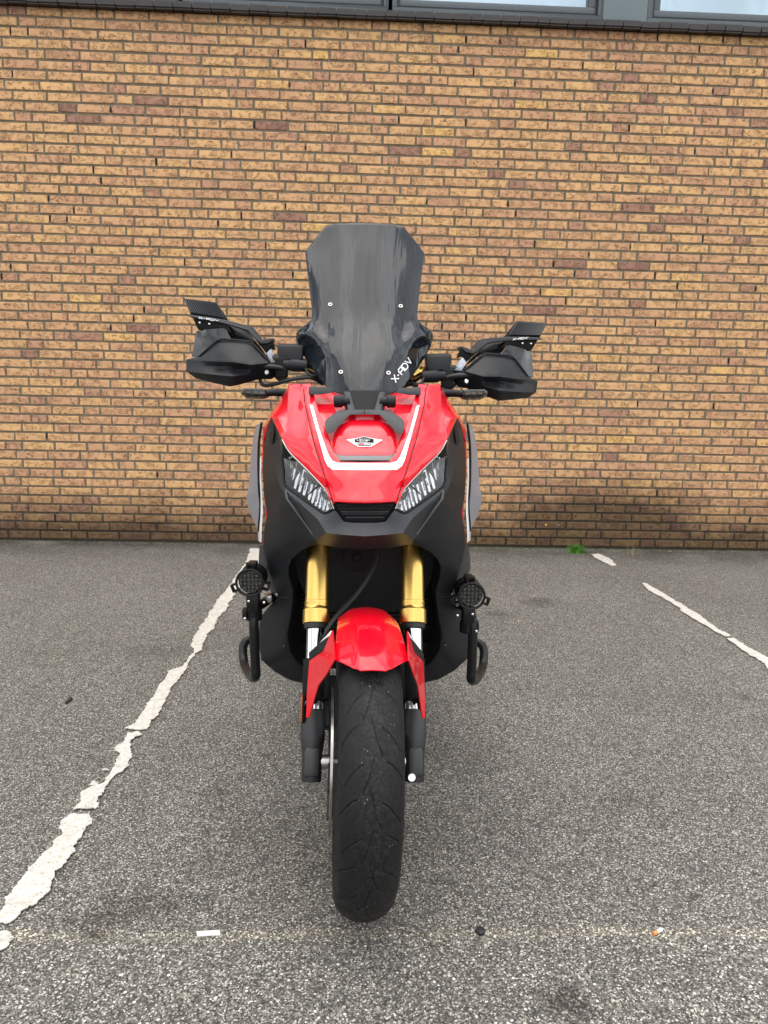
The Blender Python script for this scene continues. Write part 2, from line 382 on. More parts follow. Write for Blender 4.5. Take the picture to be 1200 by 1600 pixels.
for n in range(-1, 54):
    z = (53-n)*PITCH+Z53
    best = None
    for trial in range(14):
        x = X0-random.uniform(0, .33); js = []; row = []; cnt = random.randint(0, 3)
        while x < X1:
            if cnt <= 0: l = HB; cnt = random.choice((2, 3, 3, 3, 4)); hd = 1
            else: l = LB; cnt -= 1; hd = 0
            l2 = l*random.uniform(.985, 1.012); row.append((x+l2/2, l2, hd)); x += l2+J*random.uniform(.8, 1.25); js.append(x)
        bad = sum(1 for a in js if any(abs(a-b) < .03 for b in prevj))
        if best is None or bad < best[0]: best = (bad, row, js)
    prevj = best[2]
    for xc, l, hd in best[1]:
        if xc+l/2 > X1 or xc-l/2 < X0: continue
        u = random.random(); tone = .28+.66*u**.8 if not hd else .16+.66*u
        if random.random() < .035: tone = random.uniform(.02, .16)
        if random.random() < .03: tone = random.uniform(.94, 1)
        bricks.append((xc, z+random.uniform(-1, 1)*.0012, l, tone))
def vis(b):
    P = np.array([b[0], WALL_Y, b[1]])-CAM; dz = P@_f; px = CX+FPX*(P@CR)/dz; py = CY-FPX*(P@CU)/dz
    if not (30 < px < 1170 and 20 < py < 880) or b[2] < .18: return 0
    return b[2]/dz
order = sorted(range(len(bricks)), key=lambda i: -vis(bricks[i])); single = set(order[:300])
bm = bmesh.new(); brick_bm(bm, (0, 0, 0), (LB, .05, BH)); me = bpy.data.meshes.new('brick')
bm.normal_update(); bmesh.ops.recalc_face_normals(bm, faces=bm.faces); bm.to_mesh(me); bm.free(); me.materials.append(M['brick_o'])
bm = bmesh.new(); lay = bm.faces.layers.float.new('tone')
for i, (x, z, l, tone) in enumerate(bricks):
    y = WALL_Y+random.uniform(-1, 1)*.0016
    if i in single:
        o = bpy.data.objects.new('brick', me); COL.objects.link(o); o.parent = wall
        o.location = (x, y, z); o.scale = (l/LB, 1, 1); o.rotation_euler = (random.uniform(-1, 1)*.006, random.uniform(-1, 1)*.004, 0); o['tone'] = float(tone)
    else:
        for f in brick_bm(bm, (x, y, z), (l, .05, BH)): f[lay] = tone
bmesh.ops.recalc_face_normals(bm, faces=bm.faces)
me2 = bpy.data.meshes.new('brick_courses'); bm.to_mesh(me2); bm.free()
o = link('brick_courses', me2, M['brick_g'], wall); o['kind'] = 'stuff'

# open perpends where the pointing has fallen out
M['gap'] = pbr('open_joint', (.012, .010, .008), 1.0)
bm = bmesh.new()
for (x, z, l, _t), (x2, z2, l2, _u) in zip(bricks, bricks[1:]):
    if abs(z-z2) > .01 or random.random() > (.075 if z > 1.4 else .03): continue
    a, b = x+l/2, x2-l2/2
    if b-a > .006: add_box(bm, ((a+b)/2, WALL_Y+.005, (z+z2)/2+random.uniform(-.004, .010)), ((b-a)*random.uniform(.55, .9), .0035, BH*random.uniform(.35, .95)))
o = from_bm('open_joint', bm, M['gap'], wall); o['kind'] = 'stuff'
# sill of dark bricks on edge
M['sill'] = pbr('dark_sill_brick', (.022, .018, .017), .42, var=.4, grain=.4, gscale=300)
M['sillj'] = pbr('sill_mortar', (.16, .155, .145), .9, var=.4)
sill = box('window_sill', ((X0+X1)/2, WALL_Y+.045, 3.472), (X1-X0, .19, .030), M['sillj'], bld, bevel=0)
bm = bmesh.new(); add_box(bm, (0, 0, 0), (.112, .215, .046)); 
bmesh.ops.bevel(bm, geom=[e for e in bm.edges if abs((e.verts[0].co-e.verts[1].co).x) > .05], offset=.010, segments=3, affect='EDGES')
sme = bpy.data.meshes.new('sill_brick'); bm.to_mesh(sme); bm.free(); smooth(sme); sme.materials.append(M['sill'])
x = X0+.06
while x < X1-.05:
    w = random.choice((1, 1, 1, 1, .62)); o = bpy.data.objects.new('sill_brick', sme); COL.objects.link(o); o.parent = sill
    o.location = (x+.06*w, WALL_Y+.045+random.uniform(-1, 1)*.003, 3.474+random.uniform(-1, 1)*.0015); o.scale = (w, 1, 1)
    o.rotation_euler = (R_(7), 0, 0); x += .119*w
M['frame'] = pbr('blue_grey_frame_paint', (.058, .075, .086), .38, var=.15, dust=.10)
M['framed'] = pbr('black_gasket', (.012, .016, .018), .5)
t = NT('window_glass'); t.set(color=(.31, .39, .44), rough=.05, metal=.72, ior=1.5)
t.set(rough=t.rng(t.noise(t.pos((1, 1, .4)), 7, 5, .7), .4, .8, .03, .28)); M['pane'] = t.m
M['room'] = pbr('dark_room', (.06, .06, .065), .8)
FY = WALL_Y+.035
WT = 4.95
def window(xa, xb):
    bm = bmesh.new(); 
    for (a, b, c, d) in ((xa, xb, 3.505, 3.548), (xa, xb, WT-.06, WT), (xa, xa+.03, 3.548, WT-.06), (xb-.03, xb, 3.548, WT-.06)):
        add_box(bm, ((a+b)/2, FY+.03, (c+d)/2), (b-a, .07, d-c))
    w = from_bm('window', bm, M['frame'], bld, bevel=.003)
    bm = bmesh.new(); a, b = xa+.034, xb-.034
    add_box(bm, ((a+b)/2, FY+.040, 3.556), (b-a, .05, .014)); add_box(bm, (a+.006, FY+.040, 4.2), (.012, .05, 1.27)); add_box(bm, (b-.006, FY+.040, 4.2), (.012, .05, 1.27))
    from_bm('gasket', bm, M['framed'], w)
    bm = bmesh.new(); a += .013; b -= .013
    add_box(bm, ((a+b)/2, FY+.037, 3.584), (b-a, .05, .040)); add_box(bm, ((a+b)/2, FY+.037, WT-.085), (b-a, .05, .04))
    add_box(bm, (a+.02, FY+.037, 4.235), (.04, .05, 1.26)); add_box(bm, (b-.02, FY+.037, 4.235), (.04, .05, 1.26))
    from_bm('sash', bm, M['frame'], w, bevel=.003)
    box('pane', ((a+b)/2, FY+.055, 4.235), (b-a-.07, .008, 1.27), M['pane'], w, bevel=0)
    return w
for xa, xb in ((-7.1, -5.60), (-5.57, -4.20), (-4.0, -2.55), (-2.50, -1.20), (-1.17, .145), (.175, 1.545), (1.845, 3.2), (3.23, 4.6), (4.9, 6.2), (6.23, 7.5)): window(xa, xb)
M['panel'] = pbr('blue_grey_infill_panel', (.13, .165, .18), .45, var=.06)
box('infill_panel', (1.695, FY+.02, 4.235), (.292, .05, 1.44), M['panel'], bld, bevel=.002)
box('infill_panel', (4.75, FY+.02, 4.235), (.292, .05, 1.44), M['panel'], bld, bevel=.002)
box('infill_panel', (-4.10, FY+.02, 4.235), (.19, .05, 1.44), M['panel'], bld, bevel=.002)
box('infill_panel', (-2.525, FY+.03, 4.235), (.044, .05, 1.44), M['frame'], bld, bevel=.002)
box('fascia', ((X0+X1)/2, WALL_Y+.1, 5.2), (X1-X0, .25, .49), M['frame'], bld, bevel=.004)
box('room_back', ((X0+X1)/2, WALL_Y+2.5, 2.72), (X1-X0, .1, 5.42), M['room'], bld, bevel=0)
box('roof', ((X0+X1)/2, WALL_Y+1.28, 5.48), (X1-X0+.2, 2.72, .06), M['framed'], bld, bevel=.004)
for xx in (X0+.05, X1-.05): box('end_wall', (xx, WALL_Y+1.38, 2.70), (.1, 2.12, 5.38), M['mortar'], bld, bevel=0)
#BIKE
# ================================================================== MOTORCYCLE: frames and panel builder
def to4(bx, by, bz, o):
    m = Matrix.Identity(4)
    for i in range(3): m[i][0], m[i][1], m[i][2], m[i][3] = bx[i], by[i], bz[i], o[i]
    return m
_n = np.array([FPX, 0, -30.0]); _n /= np.linalg.norm(_n)
bx = CR*_n[0]+CU*_n[1]-_f*_n[2]
by = np.cross([0, 0, 1.0], bx); by /= np.linalg.norm(by); bz = np.cross(bx, by)
foot = CAM-bz*(CAM[2]/bz[2])
BM = to4(bx, by, bz, foot+by*1.398-np.array([0, 0, .003]))          # origin: front contact patch; x to image right, y to the rear, z up
RAKE, WR = R_(27), .298
AX = Vector((0, math.sin(RAKE), math.cos(RAKE)))
ST = Matrix.Translation((0, -.104, 0)) @ Matrix.Rotation(R_(3.0), 4, AX) @ Matrix.Translation((0, .104, .75)) @ Matrix.Rotation(R_(.6), 4, 'Y') @ Matrix.Translation((0, 0, -.75))   # steering turned a little
IDM = Matrix.Identity(4)
def frame_inv(T): return np.array((BM @ T).inverted())
FI = {'b': frame_inv(IDM), 's': frame_inv(ST)}
def U(px, py, y, fr='b'):
    A = FI[fr]; d = ray(px, py) @ A[:3, :3].T; c = A[:3, :3] @ CAM+A[:3, 3]
    tt = (np.asarray(y, float)-c[1])/d[..., 1]
    return c+d*tt[..., None]
def V(px, py, y, fr='b'): return Vector(U(px, py, y, fr))
def pix(p, fr='b'):
    w = (BM @ (ST if fr == 's' else IDM)) @ Vector(p); q = np.array(w)-CAM; dz = q@_f
    return CX+FPX*(q@CR)/dz, CY-FPX*(q@CU)/dz

bike = bpy.data.objects.new('motorcycle', None); COL.objects.link(bike); bike.matrix_world = BM
prop(bike, 'red and black adventure scooter motorcycle facing the camera in the parking bay', 'motorcycle')
MIR = Matrix.Diagonal((-1, 1, 1, 1))

class TPS:
    def __init__(s, P, y):
        s.P = np.array(P, float)/100; n = len(P); K = s.k(s.P, s.P)+np.eye(n)*1e-5
        A = np.zeros((n+3, n+3)); A[:n, :n] = K; A[:n, n] = 1; A[:n, n+1:] = s.P; A[n, :n] = 1; A[n+1:, :n] = s.P.T
        s.w = np.linalg.solve(A, np.concatenate([y, [0, 0, 0]]))
    def k(s, a, b):
        r2 = ((a[:, None]-b[None])**2).sum(-1); return r2*np.log(r2+1e-9)*.5
    def __call__(s, Q):
        Q = np.atleast_2d(np.array(Q, float))/100; n = len(s.P)
        return s.k(Q, s.P)@s.w[:n]+s.w[n]+Q@s.w[n+1:]
def inside(P, Q):
    P = np.array(P); Q = np.array(Q); r = np.zeros(len(Q), bool)
    for a, b in zip(P, np.roll(P, -1, 0)):
        c = ((a[1] > Q[:, 1]) != (b[1] > Q[:, 1]))
        with np.errstate(all='ignore'): r ^= c & (Q[:, 0] < (b[0]-a[0])*(Q[:, 1]-a[1])/(b[1]-a[1])+a[0])
    return r
def edge_dist(P, Q):
    P = np.array(P); Q = np.array(Q); d = np.full(len(Q), 1e9)
    for a, b in zip(P, np.roll(P, -1, 0)):
        ab = b-a; tt = np.clip(((Q-a)@ab)/max(ab@ab, 1e-9), 0, 1); d = np.minimum(d, np.linalg.norm(Q-a-tt[:, None]*ab, axis=1))
    return d
def cdt(P, inner):
    vs = [Vector((float(p[0]), float(p[1]))) for p in list(P)+list(inner)]
    r = geometry.delaunay_2d_cdt(vs, [], [list(range(len(P)))], 1, 1e-5)
    return np.array([(q.x, q.y) for q in r[0]]), r[2]
def patch_bm(bm, out, ctrl=(), sp=6, fr='b', fn=None, whole=False):
    """fill a measured outline [(px, py, depth)] with a smooth surface"""
    out = [tuple(map(float, p)) for p in out]; S = []
    for a, b in zip(out, out[1:]+out[:1]):
        n = max(1, int(math.hypot(b[0]-a[0], b[1]-a[1])/sp))
        for k in range(n): S.append(tuple(a[i]+(b[i]-a[i])*k/n for i in range(3)))
    S = np.array(S); C3 = np.array(ctrl, float).reshape(-1, 3); fix = np.ones(len(S), bool)
    if whole:      # symmetric fit: the centre line is free, both halves count
        cen = np.abs(S[:, 0]-570) < .01; fix = ~cen | np.isin(np.round(S[:, 1], 3), np.round([p[1] for p in out], 3))
        A3 = np.concatenate([S[fix], C3]); m3 = A3[np.abs(A3[:, 0]-570) > .01].copy(); m3[:, 0] = 1140-m3[:, 0]; A3 = np.concatenate([A3, m3])
    else: A3 = np.concatenate([S, C3])
    tp = TPS(A3[:, :2], A3[:, 2])
    lo, hi = S[:, :2].min(0), S[:, :2].max(0)
    gx, gy = np.meshgrid(np.arange(lo[0], hi[0], sp), np.arange(lo[1], hi[1], sp)); gx[::2] += sp/2
    Q = np.stack([gx.ravel(), gy.ravel()], 1)
    if len(Q): Q = Q[inside(S[:, :2], Q)]
    if len(Q): Q = Q[edge_dist(S[:, :2], Q) > sp*.55]
    P2, F = cdt(S[:, :2], Q)
    y = tp(P2)
    for i, p in enumerate(P2):     # exact depth on the boundary so neighbours meet
        d = np.abs(S[:, :2]-p).sum(1); j = d.argmin()
        if d[j] < .02 and fix[j]: y[i] = S[j, 2]
    if fn is not None: y = y+fn(P2)
    X = U(P2[:, 0], P2[:, 1], y, fr); X[np.abs(X[:, 0]) < .0016, 0] = 0
    vs = [bm.verts.new(x) for x in X]; A = FI[fr]; c = Vector(A[:3, :3] @ CAM+A[:3, 3])
    for f in F:
        q = [vs[i] for i in f]; n = (q[1].co-q[0].co).cross(q[2].co-q[0].co)
        if n.dot(c-q[0].co) < 0: q = q[::-1]
        try: bm.faces.new(q)
        except ValueError: pass
    return tp
def panel(name, patches, mat, parent=None, th=.004, sp=6, fr='b', mode='pair', bevel=.0012, T=None, ang=30, fn=None, bang=60):
    """mode 'whole': left half mirrored into one piece; 'pair': two pieces; 'one': as measured"""
    bm = bmesh.new(); tp = None
    for p in patches:
        o, c = (p, ()) if not isinstance(p, tuple) else p
        tp = patch_bm(bm, o, c, sp, fr, fn, mode == 'whole')
    if mode == 'whole':
        g = bmesh.ops.duplicate(bm, geom=list(bm.verts)+list(bm.faces))['geom']
        vs = [e for e in g if isinstance(e, bmesh.types.BMVert)]; fs = [e for e in g if isinstance(e, bmesh.types.BMFace)]
        for v_ in vs: v_.co.x *= -1
        bmesh.ops.reverse_faces(bm, faces=fs)
    bmesh.ops.remove_doubles(bm, verts=bm.verts, dist=.0004)
    if th: bmesh.ops.solidify(bm, geom=list(bm.faces), thickness=th)
    if bevel and th:
        bm.normal_update(); es = [e for e in bm.edges if len(e.link_faces) == 2 and e.calc_face_angle(0) > R_(bang)]
        if es: bmesh.ops.bevel(bm, geom=es, offset=min(bevel, th*.4), segments=2, profile=.5, affect='EDGES', clamp_overlap=True)
    base = ST if fr == 's' else IDM
    res = []
    for i, Tm in enumerate((IDM, MIR) if mode == 'pair' else (IDM,)):
        b2 = bm.copy(); TT = base @ Tm
        if T is not None and i == 1: TT = T @ TT
        par = parent[i] if isinstance(parent, (list, tuple)) else (parent or bike)
        o = from_bm(name, b2, mat, par, TT, 0, ang=ang); res.append(o)
    bm.free()
    return (res if mode == 'pair' else res[0]), tp
def decal(name, polys, tp, mat, parent, off=.0016, fr='b', mode='one', sp=5, T=None, th=.0006):
    bm = bmesh.new()
    for P in polys:
        P = [(float(a), float(b)) for a, b in P]; S = []
        for a, b in zip(P, P[1:]+P[:1]):
            n = max(1, int(math.hypot(b[0]-a[0], b[1]-a[1])/sp))
            for k in range(n): S.append((a[0]+(b[0]-a[0])*k/n, a[1]+(b[1]-a[1])*k/n))
        S = np.array(S); Q = np.zeros((0, 2)); lo, hi = S.min(0), S.max(0)
        gx, gy = np.meshgrid(np.arange(lo[0], hi[0], sp), np.arange(lo[1], hi[1], sp)); G_ = np.stack([gx.ravel(), gy.ravel()], 1)
        if len(G_):
            G_ = G_[inside(S, G_)]
            if len(G_): Q = G_[edge_dist(S, G_) > sp*.5]
        P2, F = cdt(S, Q); y = (tp(P2) if callable(tp) else np.full(len(P2), tp))-off
        X = U(P2[:, 0], P2[:, 1], y, fr); vs = [bm.verts.new(x) for x in X]; A = FI[fr]; c = Vector(A[:3, :3] @ CAM+A[:3, 3])
        for f in F:
            q = [vs[i] for i in f]; n = (q[1].co-q[0].co).cross(q[2].co-q[0].co)
            if n.dot(c-q[0].co) < 0: q = q[::-1]
            try: bm.faces.new(q)
            except ValueError: pass
    if mode == 'whole':
        g = bmesh.ops.duplicate(bm, geom=list(bm.verts)+list(bm.faces))['geom']
        for e in g:
            if isinstance(e, bmesh.types.BMVert): e.co.x *= -1
        bmesh.ops.reverse_faces(bm, faces=[e for e in g if isinstance(e, bmesh.types.BMFace)])
    bmesh.ops.remove_doubles(bm, verts=bm.verts, dist=.0003)
    if th: bmesh.ops.solidify(bm, geom=list(bm.faces), thickness=th)
    base = ST if fr == 's' else IDM; res = []
    for i, Tm in enumerate((IDM, MIR) if mode == 'pair' else (IDM,)):
        TT = base @ Tm
        if T is not None and i == 1: TT = T @ TT
        par = parent[i] if isinstance(parent, (list, tuple)) else parent
        res.append(from_bm(name, bm.copy(), mat, par, TT))
    bm.free(); return res
def prism(name, pts, depth, mat, parent=None, fr='b', mode='pair', bevel=.0015, T=None):
    """outline [(px, py, y)] pushed back along y by depth"""
    bm = bmesh.new(); F_ = [bm.verts.new(U(*p, fr)) for p in pts]; K = [bm.verts.new(v_.co+Vector((0, depth, 0))) for v_ in F_]
    if mode == 'whole': pass
    bm.faces.new(F_); bm.faces.new(K[::-1]); n = len(pts)
    for i in range(n): bm.faces.new((F_[i], K[i], K[(i+1) % n], F_[(i+1) % n]))
    if mode == 'whole':
        g = bmesh.ops.duplicate(bm, geom=list(bm.verts)+list(bm.edges)+list(bm.faces))['geom']
        for e in g:
            if isinstance(e, bmesh.types.BMVert): e.co.x *= -1
    bmesh.ops.recalc_face_normals(bm, faces=bm.faces)
    if bevel: bmesh.ops.bevel(bm, geom=list(bm.edges), offset=bevel, segments=2, profile=.5, affect='EDGES', clamp_overlap=True)
    base = ST if fr == 's' else IDM; res = []
    for i, Tm in enumerate((IDM, MIR) if mode == 'pair' else (IDM,)):
        TT = base @ Tm
        if T is not None and i == 1: TT = T @ TT
        par = parent[i] if isinstance(parent, (list, tuple)) else (parent or bike)
        res.append(from_bm(name, bm.copy(), mat, par, TT))
    bm.free(); return res if mode == 'pair' else res[0]
STROKE = {'X': [[(0, 0), (1, 1)], [(0, 1), (1, 0)]], 'A': [[(0, 0), (0, .7), (.3, 1), (1, 1), (1, 0)], [(0, .45), (1, .45)]],
    'D': [[(0, 0), (0, 1), (.7, 1), (1, .7), (1, .3), (.7, 0), (0, 0)]], 'V': [[(0, 1), (.5, 0), (1, 1)]], '.': [[(.2, .45), (.6, .45)]], '-': [[(.1, .5), (.9, .5)]],
    'L': [[(0, 1), (0, 0), (.9, 0)]], 'I': [[(.5, 0), (.5, 1)]], 'M': [[(0, 0), (0, 1), (.5, .4), (1, 1), (1, 0)]], 'T': [[(.5, 0), (.5, 1)], [(0, 1), (1, 1)]],
    'E': [[(1, 0), (0, 0), (0, 1), (1, 1)], [(0, .5), (.8, .5)]], 'O': [[(0, 0), (0, 1), (1, 1), (1, 0), (0, 0)]], 'N': [[(0, 0), (0, 1), (1, 0), (1, 1)]]}
def lettering(text, o, ax, up, w, gap, lw):
    """stroke polygons for text; o, ax, up in photo pixels"""
    P = []; x = 0
    for ch in text:
        cw = w*(.55 if ch in '.I-' else 1)
        for st in STROKE[ch]:
            q = [np.array(o)+np.array(ax)*(x+a*cw)+np.array(up)*b for a, b in st]
            for a, b in zip(q, q[1:]):
                d = b-a; l = np.linalg.norm(d); d = d/l; n = np.array((-d[1], d[0]))*lw/2; e = d*lw*.3
                P.append([a-e+n, b+e+n, b+e-n, a-e-n])
        x += cw+gap
    return P
M['lampin'] = pbr('dark_lamp_reflector', (.16, .16, .16), .2, metal=1.0)
# ================================================================== front bodywork
SEAM = [(470, 600, .265), (474, 608, .25), (477, 633, .19), (490, 690, .085), (508, 747, .012), (520, 783, -.025)]
hood, tp_hood = panel('hood', [(SEAM+[(545, 784.5, -.036), (570, 785, -.04), (570, 722, .02), (532, 721, .027), (521, 706, .05), (512, 684, .09), (504, 662, .13), (497, 640, .17), (489, 611, .235), (485, 599, .26)],
    [(535, 745, .0), (570, 755, -.012), (545, 770, -.022), (500, 690, .075)])], M['red'], mode='whole', th=.005)
decal('white_stripe', [[(484, 632), (489, 634), (498, 668), (507, 694), (514, 712), (520, 720.5), (530, 723.5), (570, 723.5), (570, 734.5), (520, 734), (512, 728), (507, 718), (497, 680), (488, 648)]], tp_hood, M['white'], hood, mode='whole')
rec, _ = panel('hood_recess', [([(482, 606, .285), (491, 640, .205), (500, 668, .155), (508, 690, .112), (517, 706, .08), (534, 718, .06), (570, 719, .055), (570, 690, .09), (570, 665, .135), (570, 640, .20), (570, 606, .325), (520, 606, .325)],
    [(540, 700, .08), (535, 670, .125)])], M['red'], mode='whole', th=.003)
scoop, tp_sc = panel('scoop', [[(521, 702, .062), (526, 686, .078), (529, 681, .082), (534, 681, .082), (541, 689, .076), (570, 689, .074), (570, 711, .042), (531, 711, .044), (524, 708, .05)]], M['red'], mode='whole', th=.004, sp=4)
st, _ = panel('scoop_stripe', [[(520, 702, .064), (524, 708, .05), (531, 711, .044), (570, 711, .042), (570, 719, .030), (529, 719, .032), (522, 714, .045)]], M['dgrey'], mode='whole', th=.004, sp=4)
# badge: winged shield
E_ = lambda P: [(540+x/20, 660+y/20) for x, y in P]
sym = lambda Q: np.stack([570-np.abs(np.atleast_2d(Q)[:, 0]-570), np.atleast_2d(Q)[:, 1]], 1)
dpt = lambda Q: np.minimum(tp_sc(sym(Q)), .0765)
decal('badge', [E_([(20, 535), (280, 505), (590, 435), (880, 505), (1160, 545), (1050, 610), (920, 690), (780, 765), (400, 765), (240, 670), (110, 590)])], dpt, M['white'], hood, off=.0022, sp=4)
decal('badge_shield', [E_([(285, 525), (590, 455), (880, 525), (880, 630), (720, 610), (590, 600), (440, 610), (285, 610)])], dpt, M['dark'], hood, off=.0045, sp=3)
decal('badge_band', [E_([(350, 650), (440, 640), (800, 645), (820, 665), (770, 715), (410, 715)])], dpt, M['dgrey'], hood, off=.0050, sp=3)
decal('badge_mark', [E_([(430, 660), (555, 655), (550, 700), (450, 705)])], dpt, M['red'], hood, off=.0062, sp=3)
decal('badge_lettering', lettering('LIMITED', E_([(350, 560)])[0], (1, 0), (0, -2.4), 2.6, .75, .55)+lettering('EDITION', E_([(440, 600)])[0], (1, 0), (0, -1.3), 1.5, .5, .3)+lettering('ADV', E_([(580, 702)])[0], (1, 0), (0, -1.8), 2.4, .8, .5), dpt, M['white'], hood, off=.0066, sp=3)

KR = [(452, 599, .29), (449, 640, .215), (447, 680, .135), (480, 716, .065), (512, 757, .008), (520, 783, -.025)]
HLU = [(428, 660, .215), (434, 672, .165), (441, 686, .135), (453, 706, .108), (480, 733, .062), (507, 762, .016), (516, 779, -.015)]
side, tp_side = panel('side_cowl', [(SEAM+KR[::-1][1:], [(462, 640, .203), (470, 690, .10)]),
    KR+HLU[::-1]+[(424, 651, .235), (418, 664, .29), (414, 682, .325), (410, 690, .345), (412, 668, .345), (423, 645, .335), (436, 628, .335), (446, 611, .335)]], M['red'], th=.005)

for T in (IDM, MIR): tube('panel_gap', [V(a, b, y-.0006) for a, b, y in SEAM], .0009, M['dark'], hood, 6, 4, T)
M['chin'] = pbr('smooth_skylit_plastic', (.018, .020, .023), .40, grain=.12, spec=.30)  # black cowl plastic, base colour lightened for the sky light on the chin
# black front cowl round the lamps
HLO = [(428, 660, .215), (434, 676, .185), (437, 692, .16), (440, 720, .135), (444, 752, .108), (446, 761, .10)]
HLB = [(446, 761, .10), (470, 778, .052), (492, 794, .012), (507, 803, -.010), (523, 797, -.024)]
RIDGE = [(419, 695, .228), (434, 751, .122), (446, 781, .080)]
CH = [(446, 766, .088), (496, 811, -.014), (510, 833, -.04)]
chin, tp_chin = panel('chin_cowl', [
    HLB+[(528, 803, -.03), (537, 815, -.034), (552, 817, -.038), (570, 817, -.04), (570, 838, -.058), (540, 836, -.052)]+CH[::-1],
    CH+[(492, 843, .03), (487, 832, .04), (446, 781, .080)],
    [CH[2], (540, 836, -.052), (570, 838, -.058), (570, 858, .06), (530, 856, .06), (497, 850, .055), (492, 843, .03)]],
    M['chin'], mode='whole', th=.004, ang=14, bang=16, bevel=.0016)
cowl2, tp_cowl = panel('front_cowl', [
    [(424, 651, .235)]+HLO+[CH[0], (446, 781, .080)]+RIDGE[::-1][1:]+[(421, 668, .255)],
    [(424, 651, .235), (421, 668, .255)]+RIDGE+[(425, 811, .215), (417, 803, .27), (412, 770, .30), (411, 735, .305), (412, 700, .305), (416, 672, .28)],
    [(446, 781, .080), (487, 832, .04), (492, 843, .03), (497, 850, .055), (482, 855, .10), (466, 864, .15), (455, 875, .19), (450, 887, .215), (451, 902, .235), (457, 922, .25), (457, 934, .26), (434, 934, .335), (418, 882, .31), (411, 851, .285), (413, 825, .275), (417, 803, .27), (425, 811, .215)]],
    M['black'], th=.004, ang=14, bang=18, bevel=.0016)
cowl = cowl2[0]
for h_ in decal('cowl_seam', [[(445, 766), (447.2, 766), (449.5, 779), (489, 834), (488, 836.5), (447.5, 781)]], lambda Q: TPS([p[:2] for p in CH+RIDGE+[(487, 832), (492, 843)]], [p[2] for p in CH+RIDGE+[(487, 832, .04), (492, 843, .03)]])(Q), M['dgrey'], cowl2, off=.004, mode='pair'): pass
prism('air_slot', [(426, 662, .218), (429, 668, .205), (426, 690, .190), (420.5, 693, .205), (421, 682, .222)], .004, M['dark'], cowl2, bevel=0)
panel('leg_shield', [[(434, 934, .337), (457, 934, .262), (454, 960, .28), (448, 992, .30), (452, 1018, .315), (464, 1036, .325), (480, 1049, .335), (520, 1058, .34), (520, 1076, .375), (480, 1069, .37), (453, 1063, .375), (429, 1050, .39), (408, 1031, .43), (403, 1000, .44), (406, 965, .43), (420, 947, .385)]], M['black'], th=.004)
for cowl, T in zip(cowl2, (IDM, MIR)):
    tube('panel_gap', [V(434, 935, .335), V(446, 935, .297), V(457, 935, .26)], .0011, M['dark'], cowl, 6, 3, T)
    tube('shield_crease', [V(437, 936, .325), V(438, 965, .335), V(432, 1010, .372), V(430, 1046, .388)], .0012, M['graphite'], cowl, 6, 3, T)
    lathe('fastener', V(432, 929, .333), (-.3, -1, 0), [(0, .0045), (.002, .0045), (.003, .003)], M['steel'], cowl, 12, T)
    lathe('fastener', V(444, 1010, .322), (0, -1, 0), [(0, .0045), (.002, .0045), (.003, .003)], M['cast'], cowl, 12, T)
panel('side_wedge', [[(405, 853, .36), (411, 851, .30), (434, 934, .345), (428, 934, .38), (403, 890, .43)]], M['graphite'], th=.004)
# the opening behind the fork: liner, radiator, belly
ARCH = [(492, 843, .035), (482, 855, .105), (466, 864, .155), (455, 875, .195), (450, 887, .22), (451, 902, .24), (457, 922, .255), (457, 934, .265), (454, 960, .285), (448, 992, .305), (452, 1018, .32), (464, 1036, .33), (480, 1049, .34)]
for s_ in (1, -1):
    bm = bmesh.new(); pr = None
    for p in ARCH:
        q = V(*p); a = bm.verts.new((q.x*s_, q.y, q.z)); b = bm.verts.new((q.x*s_*.98, .47, q.z))
        if pr: bm.faces.new((pr[0], a, b, pr[1]))
        pr = (a, b)
    from_bm('inner_liner', bm, M['dark'], bike)
rad = box('radiator', (0, .475, .62), (.40, .03, .46), M['dark'], bike)
bm = bmesh.new()
for k in range(34): add_box(bm, (0, .457, .44+k*.0112), (.34, .008, .0028))
from_bm('fins', bm, M['cast'], rad)
bm = bmesh.new()
for xa, xb in ((-.15, -.06), (-.05, -.02), (0, .15)): add_box(bm, ((xa+xb)/2, .44, .585), (xb-xa, .004, .004))
from_bm('guard_bar', bm, M['steel'], rad)
lathe('horn', V(558, 868, .30), (0, -1, 0), [(0, .028), (.008, .036), (.02, .036), (.022, .03), (.018, .012), (.022, .008)], M['dark'], bike)
box('belly_pan', (0, .64, .36), (.40, .40, .09), M['dark'], bike, bevel=.03)

# grille between the lamps
gr_, tp_g = panel('grille', [[(523, 786, -.018), (570, 787, -.022), (570, 816, -.026), (540, 815, -.022), (531, 806, -.018)]], M['dark'], mode='whole', th=.004)
bm = bmesh.new()
def gz(px, py, dy=-.004): return V(px, py, float(tp_g([(570-abs(px-570), py)])[0])+dy)
for (py, a, b) in ((789.5, 527, 613), (794.5, 531, 609)):
    n = 14; pts = []
    for k in range(n*2+1): px = a+(b-a)*k/(2*n); pts.append(gz(px, py+(1.3 if k % 2 else -1.3)))
    add_tube(bm, pts, .0011, 6, 1)
for (py, a, b, r) in ((800, 533, 607, .0022), (803, 535, 605, .0014), (809, 541, 599, .0016)): add_tube(bm, [gz(a+(b-a)*k/8, py) for k in range(9)], r, 6, 1)
bmesh.ops.recalc_face_normals(bm, faces=bm.faces); from_bm('grille_bar', bm, M['graphite'], gr_)

